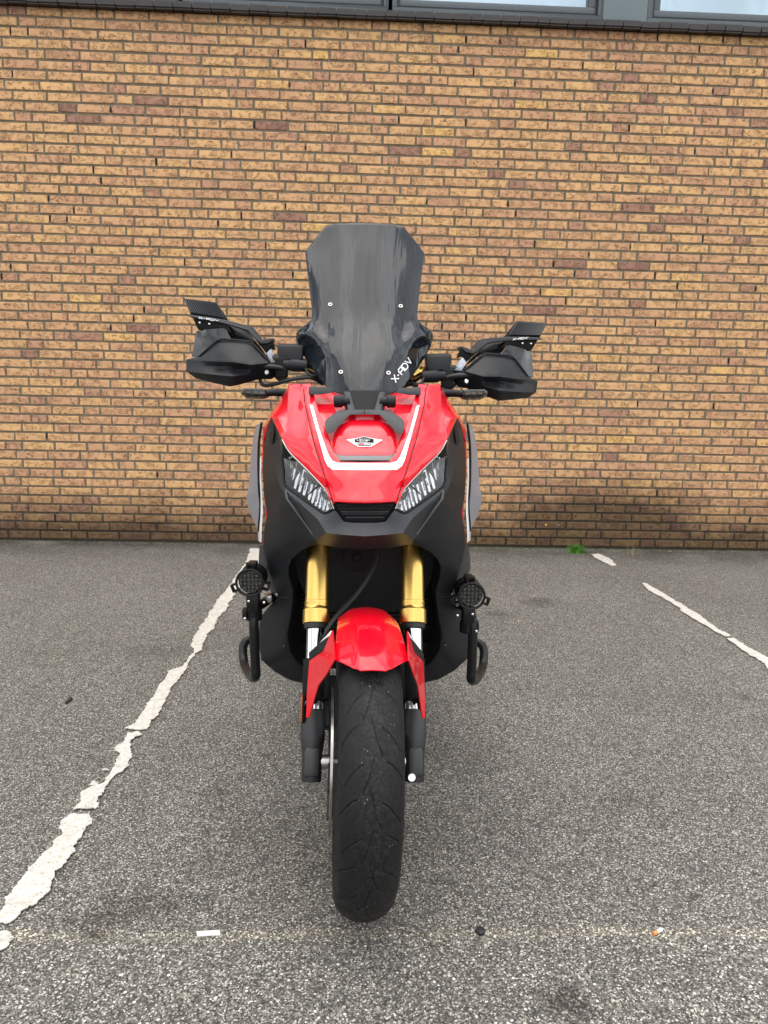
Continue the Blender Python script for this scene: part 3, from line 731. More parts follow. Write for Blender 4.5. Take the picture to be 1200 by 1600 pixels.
# headlamps
LENS = [(441, 687, .137), (453, 707, .110), (480, 734, .064), (507, 763, .018), (516, 780, -.013), (522, 795, -.022), (507, 801.5, -.008), (492, 792.5, .014), (470, 777, .053), (446, 758, .103), (443, 735, .122), (441, 715, .135)]
hl, tp_hl = panel('headlight', [([(a, b, y+.055) for a, b, y in LENS], ())], M['dark'], th=.004, sp=5)
flu = lambda k, amp: (lambda Q: amp*.5*(1+np.sin((Q[:, 0]*.95+Q[:, 1]*.25)*2*k)))
def inner(P, d): return [(a, b, float(tp_hl([(a, b)])[0])-.055+d) for a, b in P]
panel('reflector', [inner([(452, 714), (458, 712), (472, 729), (456, 752), (450, 742), (448, 728)], .024)], M['refl'], parent=hl, th=.002, sp=2, fn=flu(.45, .0022), bevel=0)
panel('reflector', [inner([(473, 731), (497, 757), (477, 776), (456, 760), (465, 743)], .020)], M['refl'], parent=hl, th=.002, sp=2, fn=flu(.40, .003), bevel=0)
panel('reflector', [inner([(499, 760), (507, 766), (519, 794), (507, 799), (491, 790), (478, 777)], .016)], M['refl'], parent=hl, th=.002, sp=2, fn=flu(.5, .0022), bevel=0)
panel('lamp_baffle', [inner([(453, 715), (459, 715), (470, 728), (463, 735), (456, 726)], .016)], M['dark'], parent=hl, th=.002, sp=3, bevel=0)
panel('lamp_baffle', [inner([(475, 736), (495, 757), (485, 756), (473, 746)], .012)], M['dark'], parent=hl, th=.002, sp=2, bevel=0)
panel('lamp_baffle', [inner([(500, 763), (507, 769), (514, 783), (505, 779)], .008)], M['dark'], parent=hl, th=.002, sp=2, bevel=0)
for i, T in enumerate((IDM, MIR)):
    for (a0, b0, a1, b1) in ((459, 730, 455, 745), (464, 722, 462, 737), (480, 745, 476, 766), (486, 752, 483, 769), (471, 742, 466, 757), (503, 772, 502, 790), (509, 778, 510, 793), (497, 768, 494, 784)):
        tube('reflector_rib', [Vector(U(x_, y_, float(tp_hl([(x_, y_)])[0])-.055+.012)) for x_, y_ in ((a0, b0), (a1, b1))], .0012, M['lampin'], hl[i], 6, 1, T)
panel('lens', [LENS], M['lens'], parent=hl, th=0, sp=5, bevel=0)
for i, s_ in enumerate((1, -1)):
    T = IDM if s_ == 1 else MIR
    tube('lens_edge_glint', [V(*p)-Vector((0, .002, 0)) for p in LENS[:6]], .0014, M['steel'], hl[i], 8, 4, T)  # steel strip in place of the highlight along the lens edge
    tube('lens_gasket', [V(*p)-Vector((0, .001, 0)) for p in LENS[5:]], .0022, M['dark'], hl[i], 8, 4, T)
panel('lamp_shroud', [[(430, 664, .205), (436, 674, .165), (441, 686, .139), (441, 714, .138), (438, 705, .155), (436, 688, .17)]], M['gloss'], parent=hl, th=.003, sp=4)

# ------------------------------------------------------------------ windscreen
SCR = [(570, 348, .565), (545, 348.3, .566), (525, 349.3, .568), (510, 351.5, .572), (493, 371, .565), (476.5, 393, .555), (479.5, 420, .525), (483, 450, .495), (487.5, 488, .455), (486, 499, .447), (478, 507, .452), (468, 514, .455), (463, 520, .462), (462.5, 527, .465), (466, 540, .455), (477, 560, .435), (488, 577, .395), (499, 592, .355), (508, 603, .325), (516, 609, .305), (530, 614.5, .285), (550, 618, .272), (570, 619, .268)]
scr, tp_scr = panel('windscreen', [(SCR, [(570, 395, .515), (570, 440, .47), (570, 485, .425), (570, 520, .385), (570, 560, .332), (570, 590, .297), (530, 400, .518), (525, 450, .468), (520, 490, .43), (505, 500, .428), (510, 520, .405), (525, 520, .388), (486, 513, .422), (478, 520, .425), (496, 532, .392), (510, 555, .355), (530, 555, .338), (540, 590, .300), (484, 540, .43), (515, 590, .325)])], M['screen'], mode='whole', th=.004, sp=4, bevel=.0012, ang=50)
def on(tp, px, py): 
    return V(px, py, float(tp([(570-abs(px-570), py)])[0]))
for px, py in ((516, 477), (626, 479.5), (532.5, 582.5), (607, 584)):
    p = on(tp_scr, px, py); lathe('bolt', p+Vector((0, .003, 0)), (0, -.85, .5), [(0, .0062), (.003, .0062), (.0048, .005), (.0048, .0028), (.0015, .0026)], M['steel'], scr, 16)
tp_mirror = lambda Q: tp_scr(np.stack([570-np.abs(np.atleast_2d(Q)[:, 0]-570), np.atleast_2d(Q)[:, 1]], 1))
ax = np.array((.62, -.785)); up = np.array((-.74, -.60))
decal('screen_lettering', lettering('X.ADV', (618.5, 597.5), ax, up*9.6, 7.6, 1.9, 1.55), tp_mirror, M['white'], scr, off=.0018, sp=3)
# screen carrier
prism('carrier_arm', [(482, 603.5, .212), (517, 606, .24), (522, 613, .235), (500, 616.5, .215), (482, 616.5, .20)], .03, M['graphite'])
car = prism('screen_carrier', [(511, 654, .125), (527, 643, .145), (545, 640, .155), (570, 640, .155), (570, 648, .145), (547, 648, .145), (518, 677, .09), (510, 677, .09), (507, 661, .11)], .016, M['graphite'], mode='whole', bevel=.002)
prism('upright', [(537, 612, .255), (547, 612, .25), (556, 642, .158), (544, 641, .156)], .016, M['graphite'], [car, car])
prism('crossbar', [(535, 610, .265), (605, 610, .265), (599, 641, .175), (541, 641, .175)], .02, M['dark'], car, mode='one')
for s_ in (1, -1):
    p = V(530, 627, .20); lathe('adjuster_knob', Vector((s_*(p.x-.012), p.y, p.z)), (s_, 0, 0), [(0, .011), (.002, .014), (.018, .014), (.020, .011), (.036, .009)], M['black'], car, 20)
box('instrument_panel', (0, .42, 1.115), (.17, .04, .10), M['gloss'], bike, Matrix.Rotation(R_(-35), 3, 'X'), .008)

# ------------------------------------------------------------------ flanks
DEF = [(409, 660, .335), (405, 690, .345), (404, 725, .355), (405, 765, .36), (407, 790, .362), (404, 830, .37)]
wd, _ = panel('wind_deflector', [DEF[:4]+[(389, 757, .44), (391, 720, .43), (396, 682, .41), (400, 664, .39)], DEF[3:]+[(395, 812, .44), (387, 792, .45), (385, 775, .45), (389, 757, .44)]], M['smoke'], th=.003, ang=15)
for i, T in enumerate((IDM, MIR)): tube('deflector_edge', [V(a-.5, b, y-.002) for a, b, y in DEF], .0026, M['black'], wd[i], 8, 3, T)
def P3(name, rows, mat, par=None, th=.004, mode='pair'):
    """lofted rows of local points"""
    bm = bmesh.new(); R2 = [[bm.verts.new(p) for p in r] for r in rows]
    for A, B in zip(R2, R2[1:]):
        for i in range(len(A)-1): bm.faces.new((A[i], A[i+1], B[i+1], B[i]))
    bmesh.ops.recalc_face_normals(bm, faces=bm.faces)
    if th: bmesh.ops.solidify(bm, geom=list(bm.faces), thickness=th)
    res = [from_bm(name, bm.copy(), mat, par or bike, Tm, .001) for Tm in ((IDM, MIR) if mode == 'pair' else (IDM,))]
    bm.free(); return res
FE = [(411, 668, .34), (410, 700, .34), (410, 740, .345), (412.5, 775, .345), (415, 800, .34), (414, 820, .335), (410, 850, .335)]
fe = [V(*p) for p in FE]
zsq = lambda p, dx, dy, z0, z1: Vector((p.x+dx, p.y+dy, z0+(z1-z0)*(p.z-fe[-1].z)/(fe[0].z-fe[-1].z)))
fp = P3('flank_panel', [fe, [p+Vector((-.004, .05, 0)) for p in fe], [zsq(p, .0, .16, .72, .93) for p in fe], [zsq(p, .02, .30, .71, .86) for p in fe], [zsq(p, .05, .48, .68, .78) for p in fe], [zsq(p, .06, .62, .67, .73) for p in fe]], M['red'])
wp = [V(a, b, y) for a, b, y in ((409.5, 715, .333), (409, 745, .338), (411, 775, .338), (411.5, 800, .334), (410, 825, .328), (409.5, 848, .328))]
wq = [V(a, b, y) for a, b, y in ((406, 715, .40), (405, 745, .41), (405, 775, .42), (405.5, 800, .42), (406, 825, .40), (407, 845, .38))]
P3('flank_stripe', [[p+Vector((-.003, 0, 0)) for p in wp], [p+Vector((-.006, 0, 0)) for p in wq]], M['white'], None, .002)
M['sighouse'] = pbr('signal_housing', (.055, .052, .048), .3, coat=.5)
# ------------------------------------------------------------------ indicators
for i, T in enumerate((IDM, MIR)):
    bm = bmesh.new(); y = .36
    add_tube(bm, [V(447, 614, y+.02), V(430, 613, y+.01), V(415, 614, y)], lambda q: .0105-.002*q, 10, 3); bmesh.ops.recalc_face_normals(bm, faces=bm.faces)
    st_ = from_bm('turn_signal', bm, M['black'], bike, T)
    def sig(name, k, mat, dy, pts):
        bm = bmesh.new(); A = [bm.verts.new(V(a, b, y+dy)) for a, b in pts]; c = sum((v_.co for v_ in A), Vector())/len(A)
        B = [bm.verts.new(c+(v_.co-c)*1.0+Vector((0, k, 0))) for v_ in A]; n = len(A)
        bm.faces.new(A); bm.faces.new(B[::-1])
        for j in range(n): bm.faces.new((A[j], B[j], B[(j+1) % n], A[(j+1) % n]))
        bmesh.ops.recalc_face_normals(bm, faces=bm.faces); return from_bm(name, bm, mat, st_, T, .0022)
    sig('lamp_housing', .022, M['sighouse'], .004, [(376, 610), (381, 606.5), (410, 607), (420, 609.5), (420, 620), (412, 623.5), (388, 623), (377, 617)])
    sig('lens', .008, M['siglens'], -.006, [(378.5, 611), (382, 608.5), (409, 609), (416, 611), (416, 618.5), (410, 621.5), (389, 621), (379, 616.5)])
    bm = bmesh.new()
    for k in range(3): add_box(bm, V(388+k*10, 614.5, y-.0005), (.0125, .003, .010))
    from_bm('bulb_cell', bm, M['lampin'], st_, T, .001)
# ================================================================== handlebar, guards
bolt_l = V(417, 582, .41); bm_ = Vector((-bolt_l.x, bolt_l.y, bolt_l.z))
GT = Matrix.Translation(bm_+Vector((.009, .0, -.019))) @ Matrix.Rotation(R_(8.5), 4, 'Y') @ Matrix.Rotation(R_(8), 4, 'Z') @ Matrix.Translation(-bm_)
G_out = {'a': (291, 562, .475), 'b': (330, 564.5, .41), 'c': (365, 566, .378), 'd': (392, 570, .378), 'e': (419, 567, .40), 'f': (440, 568, .44), 'g': (436, 584, .44), 'h': (424.5, 592.5, .435), 'i': (405, 592.5, .425), 'j': (386, 585, .39), 'k': (362, 588, .372), 'l': (320, 584, .405), 'm': (291, 580, .475), 'n': (305.5, 591, .455), 'o': (332, 598, .425), 'p': (359, 604, .40), 'q': (371, 602, .40), 'r': (310.5, 557, .455), 's': (341, 532.5, .44), 't': (359, 531.5, .435), 'u': (388, 534, .43), 'v': (396, 539, .43), 'w': (421, 565, .415), 'x': (384, 577, .40)}
g = lambda ks: [G_out[k] for k in ks]
guard, tp_gd = panel('hand_guard', [(g('mlkjiqpon'), [(340, 594, .405)]), (g('abcdxjklm'), [(325, 574, .425), (345, 576, .41), (368, 577.5, .40)]), g('defghijx'),
    (g('arstuvwedcb'), [(340, 548, .418), (365, 545, .412), (385, 550, .405), (320, 558, .435)])], M['black'], th=.006, sp=5, bevel=.002, T=GT, ang=28)
def gtube(name, pts, r, mat, par, n=4, seg=8):
    for i, T in enumerate((IDM, GT @ MIR)): tube(name, [V(*p) for p in pts], r, mat, par[i], seg, n, T)
gtube('guard_rim', [(311, 556.5, .452), (341, 531.5, .437), (359, 530.5, .432), (388, 533, .427), (396, 538, .427), (421, 564.5, .412)], .0022, M['black'], guard)
for i, T in enumerate((IDM, GT @ MIR)):
    lathe('bolt', V(417, 582, .398), (0, -1, .1), [(0, .0065), (.003, .006), (.005, .0045), (.005, .0025), (.003, .0025)], M['screw'] if i else M['steel'], guard[i], 18, T)
panel('deflector', [[(299, 557, .475), (306.5, 517, .495), (321, 514, .468), (330, 539, .455), (311, 557, .462)], [(321, 514, .468), (351, 512, .46), (362, 530, .45), (341, 533, .448), (330, 539, .455)]], M['gloss'], parent=guard, th=.004, sp=5, T=GT, ang=20)
arm = prism('mirror_arm', [(295, 491.5, .47), (330, 496, .46), (360, 501.5, .455), (393, 510, .45), (400, 519, .45), (408, 531, .45), (427, 528, .46), (427, 532, .46), (419, 537, .455), (408, 537, .445), (399, 531, .445), (387, 517, .445), (360, 508, .45), (330, 501, .455), (296, 495, .465)], .045, M['graphite'], bevel=.002, T=GT)
fin = prism('fin', [(287, 466, .505), (338, 472.5, .495), (346, 484, .49), (358, 502, .48), (330, 498, .475), (298, 492,   .475), (290, 474, .498)], .006, M['dark'], guard, bevel=.0015, T=GT)
bm = bmesh.new()
for k in range(16):
    u = k/15; a = V(289.5+u*47.5, 467.6+u*5.8, .499-u*.009); b = V(299+u*50, 489+u*8, .474)
    d = b-a; c = (a+b)/2; q = d.to_track_quat('Z', 'Y').to_matrix(); add_box(bm, c, (.0030, .005, d.length), q)
for i, T in enumerate((IDM, GT @ MIR)): from_bm('fin_rib', bm.copy(), M['graphite'], fin[i], T)
prism('gusset', [(301, 496, .475), (330, 501, .465), (356, 508, .455), (362, 520, .45), (350, 513, .46), (310, 515.5, .475), (306, 508, .475)], .02, M['dark'], guard, bevel=.001, T=GT)
prism('gusset', [(356, 507, .46), (387, 517, .452), (400, 534, .45), (409, 545, .45), (419, 562, .45), (396, 537, .455), (362, 531, .465), (352, 513, .465)], .012, M['gloss'], guard, bevel=.001, T=GT)
prism('gusset', [(399, 531, .452), (420, 536, .46), (427, 533, .465), (430, 548, .47), (423, 544, .465), (416, 552, .46)], .012, M['dark'], guard, bevel=.001, T=GT)
t = NT('skylit_mount_plastic'); t.set(color=(.30, .33, .38), rough=.35); M['pale'] = t.m  # pale blue-grey stands in for sky light on the guard's inner mount
prism('guard_mount', [(416, 552, .45), (423, 545, .455), (436, 567, .455), (424, 567, .43)], .006, M['pale'], guard, bevel=.001, T=GT)
def tick(px, py, y, r, mat, par):
    for i, T in enumerate((IDM, GT @ MIR)): lathe('rivet', V(px, py, y), (0, -1, 0), [(0, r), (.002, r), (.003, r*.6)], mat, par[i], 10, T)
tick(312.5, 504, .472, .003, M['screw'], guard); tick(327.5, 506, .465, .003, M['screw'], guard)
for i, T in enumerate((IDM, GT @ MIR)):
    # lettering lies on the arm's front edge
    if i == 0: decal('arm_lettering', lettering('X-ADV', (311, 497.6), (1, .155), (-.6, -2.6), 5.4, 1.6, .9), .455, M['white'], guard[0], off=.0, sp=4)
decal('arm_lettering', lettering('X-ADV', (801.5, 531.5), (1, -.10), (.8, -2.6), 3.9, 1.2, .9), .438, M['white'], guard[1], off=.0, sp=4)
# bar, clamps, reservoirs, levers, cables
hb = tube('handlebar', [(-.40, .50, 1.135), (-.30, .47, 1.145), (-.17, .455, 1.145), (-.10, .47, 1.10), (0, .48, 1.08), (.10, .47, 1.09), (.17, .455, 1.125), (.30, .47, 1.118), (.40, .50, 1.09)], .012, M['bar'], bike, 14, 6)
for s_, dz in ((-1, 0), (1, -.025)):
    tube('grip', [(s_*.405, .50, 1.133+dz*1.8), (s_*.28, .466, 1.142+dz*1.2)], .017, M['rubber'], hb, 14, 2)
    p = V(496, 578, .42); q = V(478, 563, .44)
    tube('gold_riser', [Vector((s_*abs(p.x), p.y, p.z+dz*.6)), Vector((s_*abs(q.x+.008), q.y, (p.z+q.z)/2+dz*.6)), Vector((s_*abs(q.x), q.y, q.z+dz*.6))], .0095, M['gold'], hb, 12, 3)
    p = V(462, 572, .42); lathe('switch_housing', (s_*(abs(p.x)-.03), p.y, p.z+dz), (s_, 0, .05), [(0, .012), (.002, .015), (.04, .016), (.044, .013), (.06, .0125)], M['black'], hb, 18)
    p = V(440, 575, .43); box('lever_perch', (s_*abs(p.x), p.y, p.z+dz), (.03, .035, .05), M['dark'], hb, None, .006)
    a, b, c, d = V(432, 539, .43), V(477, 539, .43), V(472, 563, .42), V(440, 564, .42)
    bm = bmesh.new(); F_ = [bm.verts.new((s_*abs(q.x), q.y, q.z+dz*.9)) for q in (V(432.5, 539, .43), V(474, 540, .43), V(473.5, 558, .425), V(470, 563.5, .42), V(438, 562, .42), V(433, 552, .425))]
    K = [bm.verts.new(v_.co+Vector((0, .05, .008))) for v_ in F_]; bm.faces.new(F_); bm.faces.new(K[::-1])
    for j in range(6): bm.faces.new((F_[j], K[j], K[(j+1) % 6], F_[(j+1) % 6]))
    bmesh.ops.recalc_face_normals(bm, faces=bm.faces); rs = from_bm('fluid_reservoir', bm, M['black'], hb, None, .004)
    sgn = lambda px: px if s_ == -1 else 1140-px
    dpx = 0 if s_ == -1 else 14
    for pts in ([(405, 590, .45), (412, 602, .44), (430, 600, .42), (455, 593, .40), (485, 590, .40), (505, 600, .42)], [(428, 585, .46), (440, 594, .45), (470, 590, .42), (500, 586, .42), (515, 596, .43)]):
        tube('cable', [V(sgn(a), b+dpx, c) for a, b, c in pts], .0048, M['rubber'], hb, 8, 4)
    tube('lever', [V(sgn(450), 577+dpx, .42), V(sgn(420), 572+dpx, .405), V(sgn(370), 572+dpx, .43), V(sgn(325), 573+dpx, .46)], .006, M['cast'], hb, 8, 4)
    tube('wire_loop', [V(sgn(477), 574+dpx, .41), V(sgn(482), 584+dpx, .40), V(sgn(492), 588+dpx, .40), V(sgn(496), 582+dpx, .42)], .003, M['rubber'], hb, 8, 4)

# ================================================================== fork, wheel, mudguard (steered)
AXC = Vector((0, 0, WR-.004))
def leg_t(x, py):
    lo, hi = -.2, 1.2
    for _i in range(40):
        md = (lo+hi)/2
        if pix(AXC+Vector((x, 0, 0))+AX*md, 's')[1] > py: lo = md
        else: hi = md
    return lo
FX = .1085
for s_ in (-1, 1):
    b0 = AXC+Vector((s_*FX, 0, 0)); tt = lambda py: leg_t(s_*FX, py)
    tb, t1, t2, t3, tg, ttop = tt(1222), tt(1172), tt(1150), tt(1108), tt(975), .66
    fk = lathe('fork_leg', b0, AX, [(tb, .019), (tb+.002, .0205), (t1-.004, .0215), (t1, .023), (t2, .0262), (t3-.006, .0262), (t3, .024)], M['cast'], bike, 28, ST)
    lathe('stanchion', b0, AX, [(t3-.01, .0205), (tg+.02, .0205)], M['chrome'], fk, 28, ST)
    lathe('dust_seal', b0, AX, [(tg-.012, .0225), (tg-.010, .026), (tg+.001, .027)], M['rubber'], fk, 28, ST)
    c1, c2, c3 = tt(952), tt(946), tt(940)
    lathe('gold_tube', b0, AX, [(tg, .0285), (tg+.001, .0302), (c1-.002, .0302), (c1+.001, .0275), (c2, .0268), (c2+.002, .0275), (c3, .0275), (c3+.001, .0262), (c3+.004, .0262), (ttop, .0255)], M['gold'], fk, 36, ST)
    lathe('fork_guard', b0, AX, [(tt(1096), .0235), (tt(1094), .0255), (tt(1030), .0255)], M['dark'], fk, 24, ST)
    box('inner_guard', b0+AX*((tt(1096)+tt(1032))/2)+Vector((-s_*.022, .012, 0)), (.022, .05, abs(tt(1032)-tt(1096))*1.02), M['dark'], fk, Matrix.Rotation(-RAKE, 3, 'X'), .004, ST)
    box('axle_clamp', (s_*FX, 0, WR-.004), (.034, .050, .062), M['cast'], fk, Matrix.Rotation(-RAKE, 3, 'X'), .010, ST)
    lathe('axle_spacer', (s_*.088, 0, WR-.004), (-s_, 0, 0), [(0, .014), (.018, .014)], M['steel'], fk, 20, ST)
    tube('fender_stay', [(s_*(FX-.004), .02, .42), (s_*(FX+.006), -.015, .445)], .006, M['dark'], fk, 8, 1, ST)
    cp_ = AXC+Vector((s_*.085, .105, .085))
    cal = box('brake_caliper', cp_, (.055, .05, .115), M['cast'], bike, Matrix.Rotation(R_(-38), 3, 'X'), .009, ST)
    box('caliper_bracket', cp_+Vector((s_*.012, -.03, -.02)), (.012, .08, .03), M['dark'], cal, Matrix.Rotation(R_(-38), 3, 'X'), .003, ST)
p = U(643, 1214, -.034, 's'); lathe('pinch_bolt', p, (0, -1, .3), [(0, .009), (.004, .009), (.006, .0075), (.006, .004), (.003, .004)], M['screw'], fk, 16, ST)
a = V(474.5, 1086, .03, 's'); b = V(474, 1126, .03, 's'); c = (a+b)/2
rf = box('side_reflector', c, (.006, .028, (a-b).length), M['dark'], bike, None, .002, ST); box('amber_lens', c-Vector((.0036, .002, 0)), (.003, .024, (a-b).length*.92), M['amber'], rf, None, .001, ST)
q = Vector((-c.x-.008, c.y+.01, c.z)); rf = box('side_reflector', q, (.006, .028, (a-b).length), M['dark'], bike, None, .002, ST); box('amber_lens', q+Vector((.0035, .004, 0)), (.002, .022, (a-b).length*.92), M['amber'], rf, None, .001, ST)
lathe('steering_yoke', (-.15, .31, .80), (1, 0, 0), [(0, .02), (.005, .03), (.295, .03), (.30, .02)], M['cast'], bike, 20, ST)
tube('brake_hose', [V(592, 852, .27), V(589, 875, .235), V(575, 903, .20), (V(556, 930, .17)), V(534, 955, .13), V(512, 985, .10), V(502, 1012, .11)], .0055, M['rubber'], bike, 10, 5)
tube('sensor_wire', [V(548, 936, .17), V(526, 960, .125), V(508, 985, .10)], .003, M['rubber'], bike, 8, 4)

# tyre: revolved profile with cut grooves
def tyre_mesh(name, R, W, na, nc, groove, parent, T, rim_r):
    # profile from bead to bead: (x, r)
    hw = W/2
    prof = []
    pts = [(-.80*hw, rim_r), (-.93*hw, rim_r+.012), (-1.0*hw, rim_r+.032), (-.985*hw, R-.040), (-.88*hw, R-.0245), (-.66*hw, R-.0118), (-.36*hw, R-.0034), (0, R), (.36*hw, R-.0034), (.66*hw, R-.0118), (.88*hw, R-.0245), (.985*hw, R-.040), (1.0*hw, rim_r+.032), (.93*hw, rim_r+.012), (.80*hw, rim_r)]
    sm = catmull([(a, b, 0) for a, b in pts], 12); s = [0]
    for a, b in zip(sm, sm[1:]): s.append(s[-1]+(b-a).length)
    tot = s[-1]; S = np.linspace(0, tot, nc+1); xs = np.interp(S, s, [q.x for q in sm]); rs = np.interp(S, s, [q.y for q in sm]); sc = S-tot/2
    dx = np.gradient(xs); dr = np.gradient(rs); nl = np.hypot(dx, dr); nx, nr = -dr/nl*1, dx/nl
    th = np.arange(na)*2*math.pi/na; per = 2*math.pi*R/15; u = (-th*R)[:, None]+np.zeros(nc+1)[None]; w_ = sc[None]+np.zeros(na)[:, None]
    depth = np.zeros_like(u)
    if groove:
        for sgn, sh in ((1, 0), (-1, .5)):
            ww = w_*sgn; uu = np.mod(u+sh*per, per)
            for (w0, u0, w1, u1, bow, wd) in ((.018, .86, .054, .55, .03, .0011), (.026, .40, .064, .12, .03, .0011), (-.002, .98, .017, .48, -.06, .0010), (.042, .30, .049, .26, 0, .0014)):
                f = np.clip((ww-w0)/(w1-w0), 0, 1); uc = (u0+(u1-u0)*f+bow*np.sin(math.pi*f))*per
                d = np.abs(np.mod(uu-uc+per/2, per)-per/2)*abs(w1-w0)/math.hypot(w1-w0, (u1-u0)*per); d = np.maximum(d, np.maximum(w0-ww, ww-w1))
                depth = np.maximum(depth, np.clip(1-(d-wd*.6)/(wd*.6), 0, 1)*.0024)
    X = xs[None]-nx[None]*depth*0; Rr = rs[None]-depth*np.clip(nr, .3, 1)[None]; X = X-np.sign(xs)[None]*depth*np.clip(np.abs(nx), 0, 1)[None]*.7
    V_ = np.stack([X, -np.sin(th)[:, None]*Rr, np.cos(th)[:, None]*Rr], -1).reshape(-1, 3)
    i = np.arange(na)[:, None]; j = np.arange(nc)[None]; i2 = (i+1) % na
    F_ = np.stack([i*(nc+1)+j, i*(nc+1)+j+1, i2*(nc+1)+j+1, i2*(nc+1)+j], -1).reshape(-1, 4)
    me = bpy.data.meshes.new(name); me.from_pydata(V_.tolist(), [], F_.tolist()); me.transform(T); me.update()
    me.polygons.foreach_set('use_smooth', [True]*len(me.polygons))
    return link(name, me, M['tyre'], parent)
t = NT('tyre_rubber'); v = t.pos(coord='O'); sp_ = t.n('ShaderNodeSeparateXYZ'); t.l(v, sp_.inputs[0])
ctr = t.rng(t.math('ABSOLUTE', t.math('SUBTRACT', sp_.outputs[0], .018)), .005, .045, 1, .12)
d_ = t.voro(v, 210); sc_ = t.n('ShaderNodeSeparateColor'); t.l(d_.outputs['Color'], sc_.inputs[0])
spk = t.math('MULTIPLY', t.rng(d_.outputs['Distance'], .15, .34, 1, 0), t.math('GREATER_THAN', t.math('MULTIPLY', sc_.outputs[0], t.rng(t.noise(v, 25, 3), .35, .7, .65, 1.12)), .88))
c = t.mix(t.rng(t.noise(v, 70, 5, .7), .4, .75, 0, .55), (.006, .0063, .007), (.015, .015, .015))
c = t.mix(t.math('MULTIPLY', t.rng(t.noise(v, 160, 4, .7), .45, .75, 0, .6), ctr), c, (.05, .048, .045))
c = t.mix(t.math('MULTIPLY', spk, t.math('MULTIPLY', ctr, .75)), c, (.30, .28, .25))
t.set(color=c, spec=.2, rough=t.rng(t.noise(v, 45, 4), .3, .7, .45, .68)); t.bump(t.noise(v, 330, 4, .7), .45, .0016); M['tyre'] = t.m
def wheel(name, R, W, T, rim_r, groove, na, nc, discs):
    # the rim is the part, everything on it hangs below
    hw = W*.36
    bm = bmesh.new(); add_lathe(bm, (-hw, 0, 0), (1, 0, 0), [(0, rim_r-.010), (0, rim_r+.004), (.006, rim_r+.006), (.012, rim_r-.006), (hw*.7, rim_r-.018), (hw*1.3, rim_r-.018), (2*hw-.012, rim_r-.006), (2*hw-.006, rim_r+.006), (2*hw, rim_r+.004), (2*hw, rim_r-.010), (hw*1.3, rim_r-.024), (hw*.7, rim_r-.024), (0, rim_r-.010)], 72, False)
    bmesh.ops.recalc_face_normals(bm, faces=bm.faces)
    w_ = from_bm(name, bm, M['gloss'], bike, T)
    for sg in (-1, 1): lathe('pinstripe', (sg*(hw+.0008), 0, 0), (sg, 0, 0), [(0, rim_r-.004), (0, rim_r+.0005), (.0008, rim_r+.0005), (.0008, rim_r-.004), (0, rim_r-.004)], M['red'], w_, 72, T, False)
    tyre_mesh('tyre', R, W, na, nc, groove, w_, T, rim_r-.002)
    lathe('hub', (-.055, 0, 0), (1, 0, 0), [(0, .022), (.004, .036), (.014, .042), (.018, .026), (.055, .022), (.092, .026), (.096, .042), (.106, .036), (.11, .022)], M['cast'], w_, 32, T)
    for k in range(20):
        for sgn in (1, -1):
            a = k/20*2*math.pi+(.08 if sgn > 0 else -.08); b = k/20*2*math.pi+(.30 if k % 2 else -.30)+.16
            tube('spoke', [(sgn*.044, .036*math.cos(a), .036*math.sin(a)), (sgn*hw*.92, (rim_r-.012)*math.cos(b), (rim_r-.012)*math.sin(b))], .0021, M['steel'], w_, 6, 1, T)
    for sgn in discs:
        dx = sgn*.069
        dsc = lathe('brake_disc', (dx-.0025, 0, 0), (1, 0, 0), [(0, .118), (0, .148), (.005, .148), (.005, .118), (0, .118)], M['steel'], w_, 96, T, False)
        bm = bmesh.new()
        for k in range(10):
            a = k*math.pi/5; add_tube(bm, [(dx, .04*math.cos(a-.3), .04*math.sin(a-.3)), (dx, .12*math.cos(a), .12*math.sin(a))], .006, 6, 1)
        add_lathe(bm, (dx-.003, 0, 0), (1, 0, 0), [(0, .034), (0, .055), (.006, .055), (.006, .034), (0, .034)], 32, False)
        bmesh.ops.recalc_face_normals(bm, faces=bm.faces); from_bm('disc_carrier', bm, M['bar'], dsc, T)
        bm = bmesh.new()
        for k in range(36):
            a = k*math.pi/18; r = (.126, .133, .140)[k % 3]; add_lathe(bm, (dx+sgn*.0022, r*math.cos(a), r*math.sin(a)), (sgn, 0, 0), [(0, .0032), (.0006, .0032)], 8)
        bmesh.ops.recalc_face_normals(bm, faces=bm.faces); from_bm('disc_hole', bm, M['dark'], dsc, T)
    return w_
wheel('front_wheel', WR, .119, ST @ Matrix.Translation((0, 0, WR)), .222, True, 1300, 190, (-1, 1))
lathe('front_axle', (-.12, 0, WR-.004), (1, 0, 0), [(0, .009), (.24, .009)], M['steel'], bike, 16, ST)

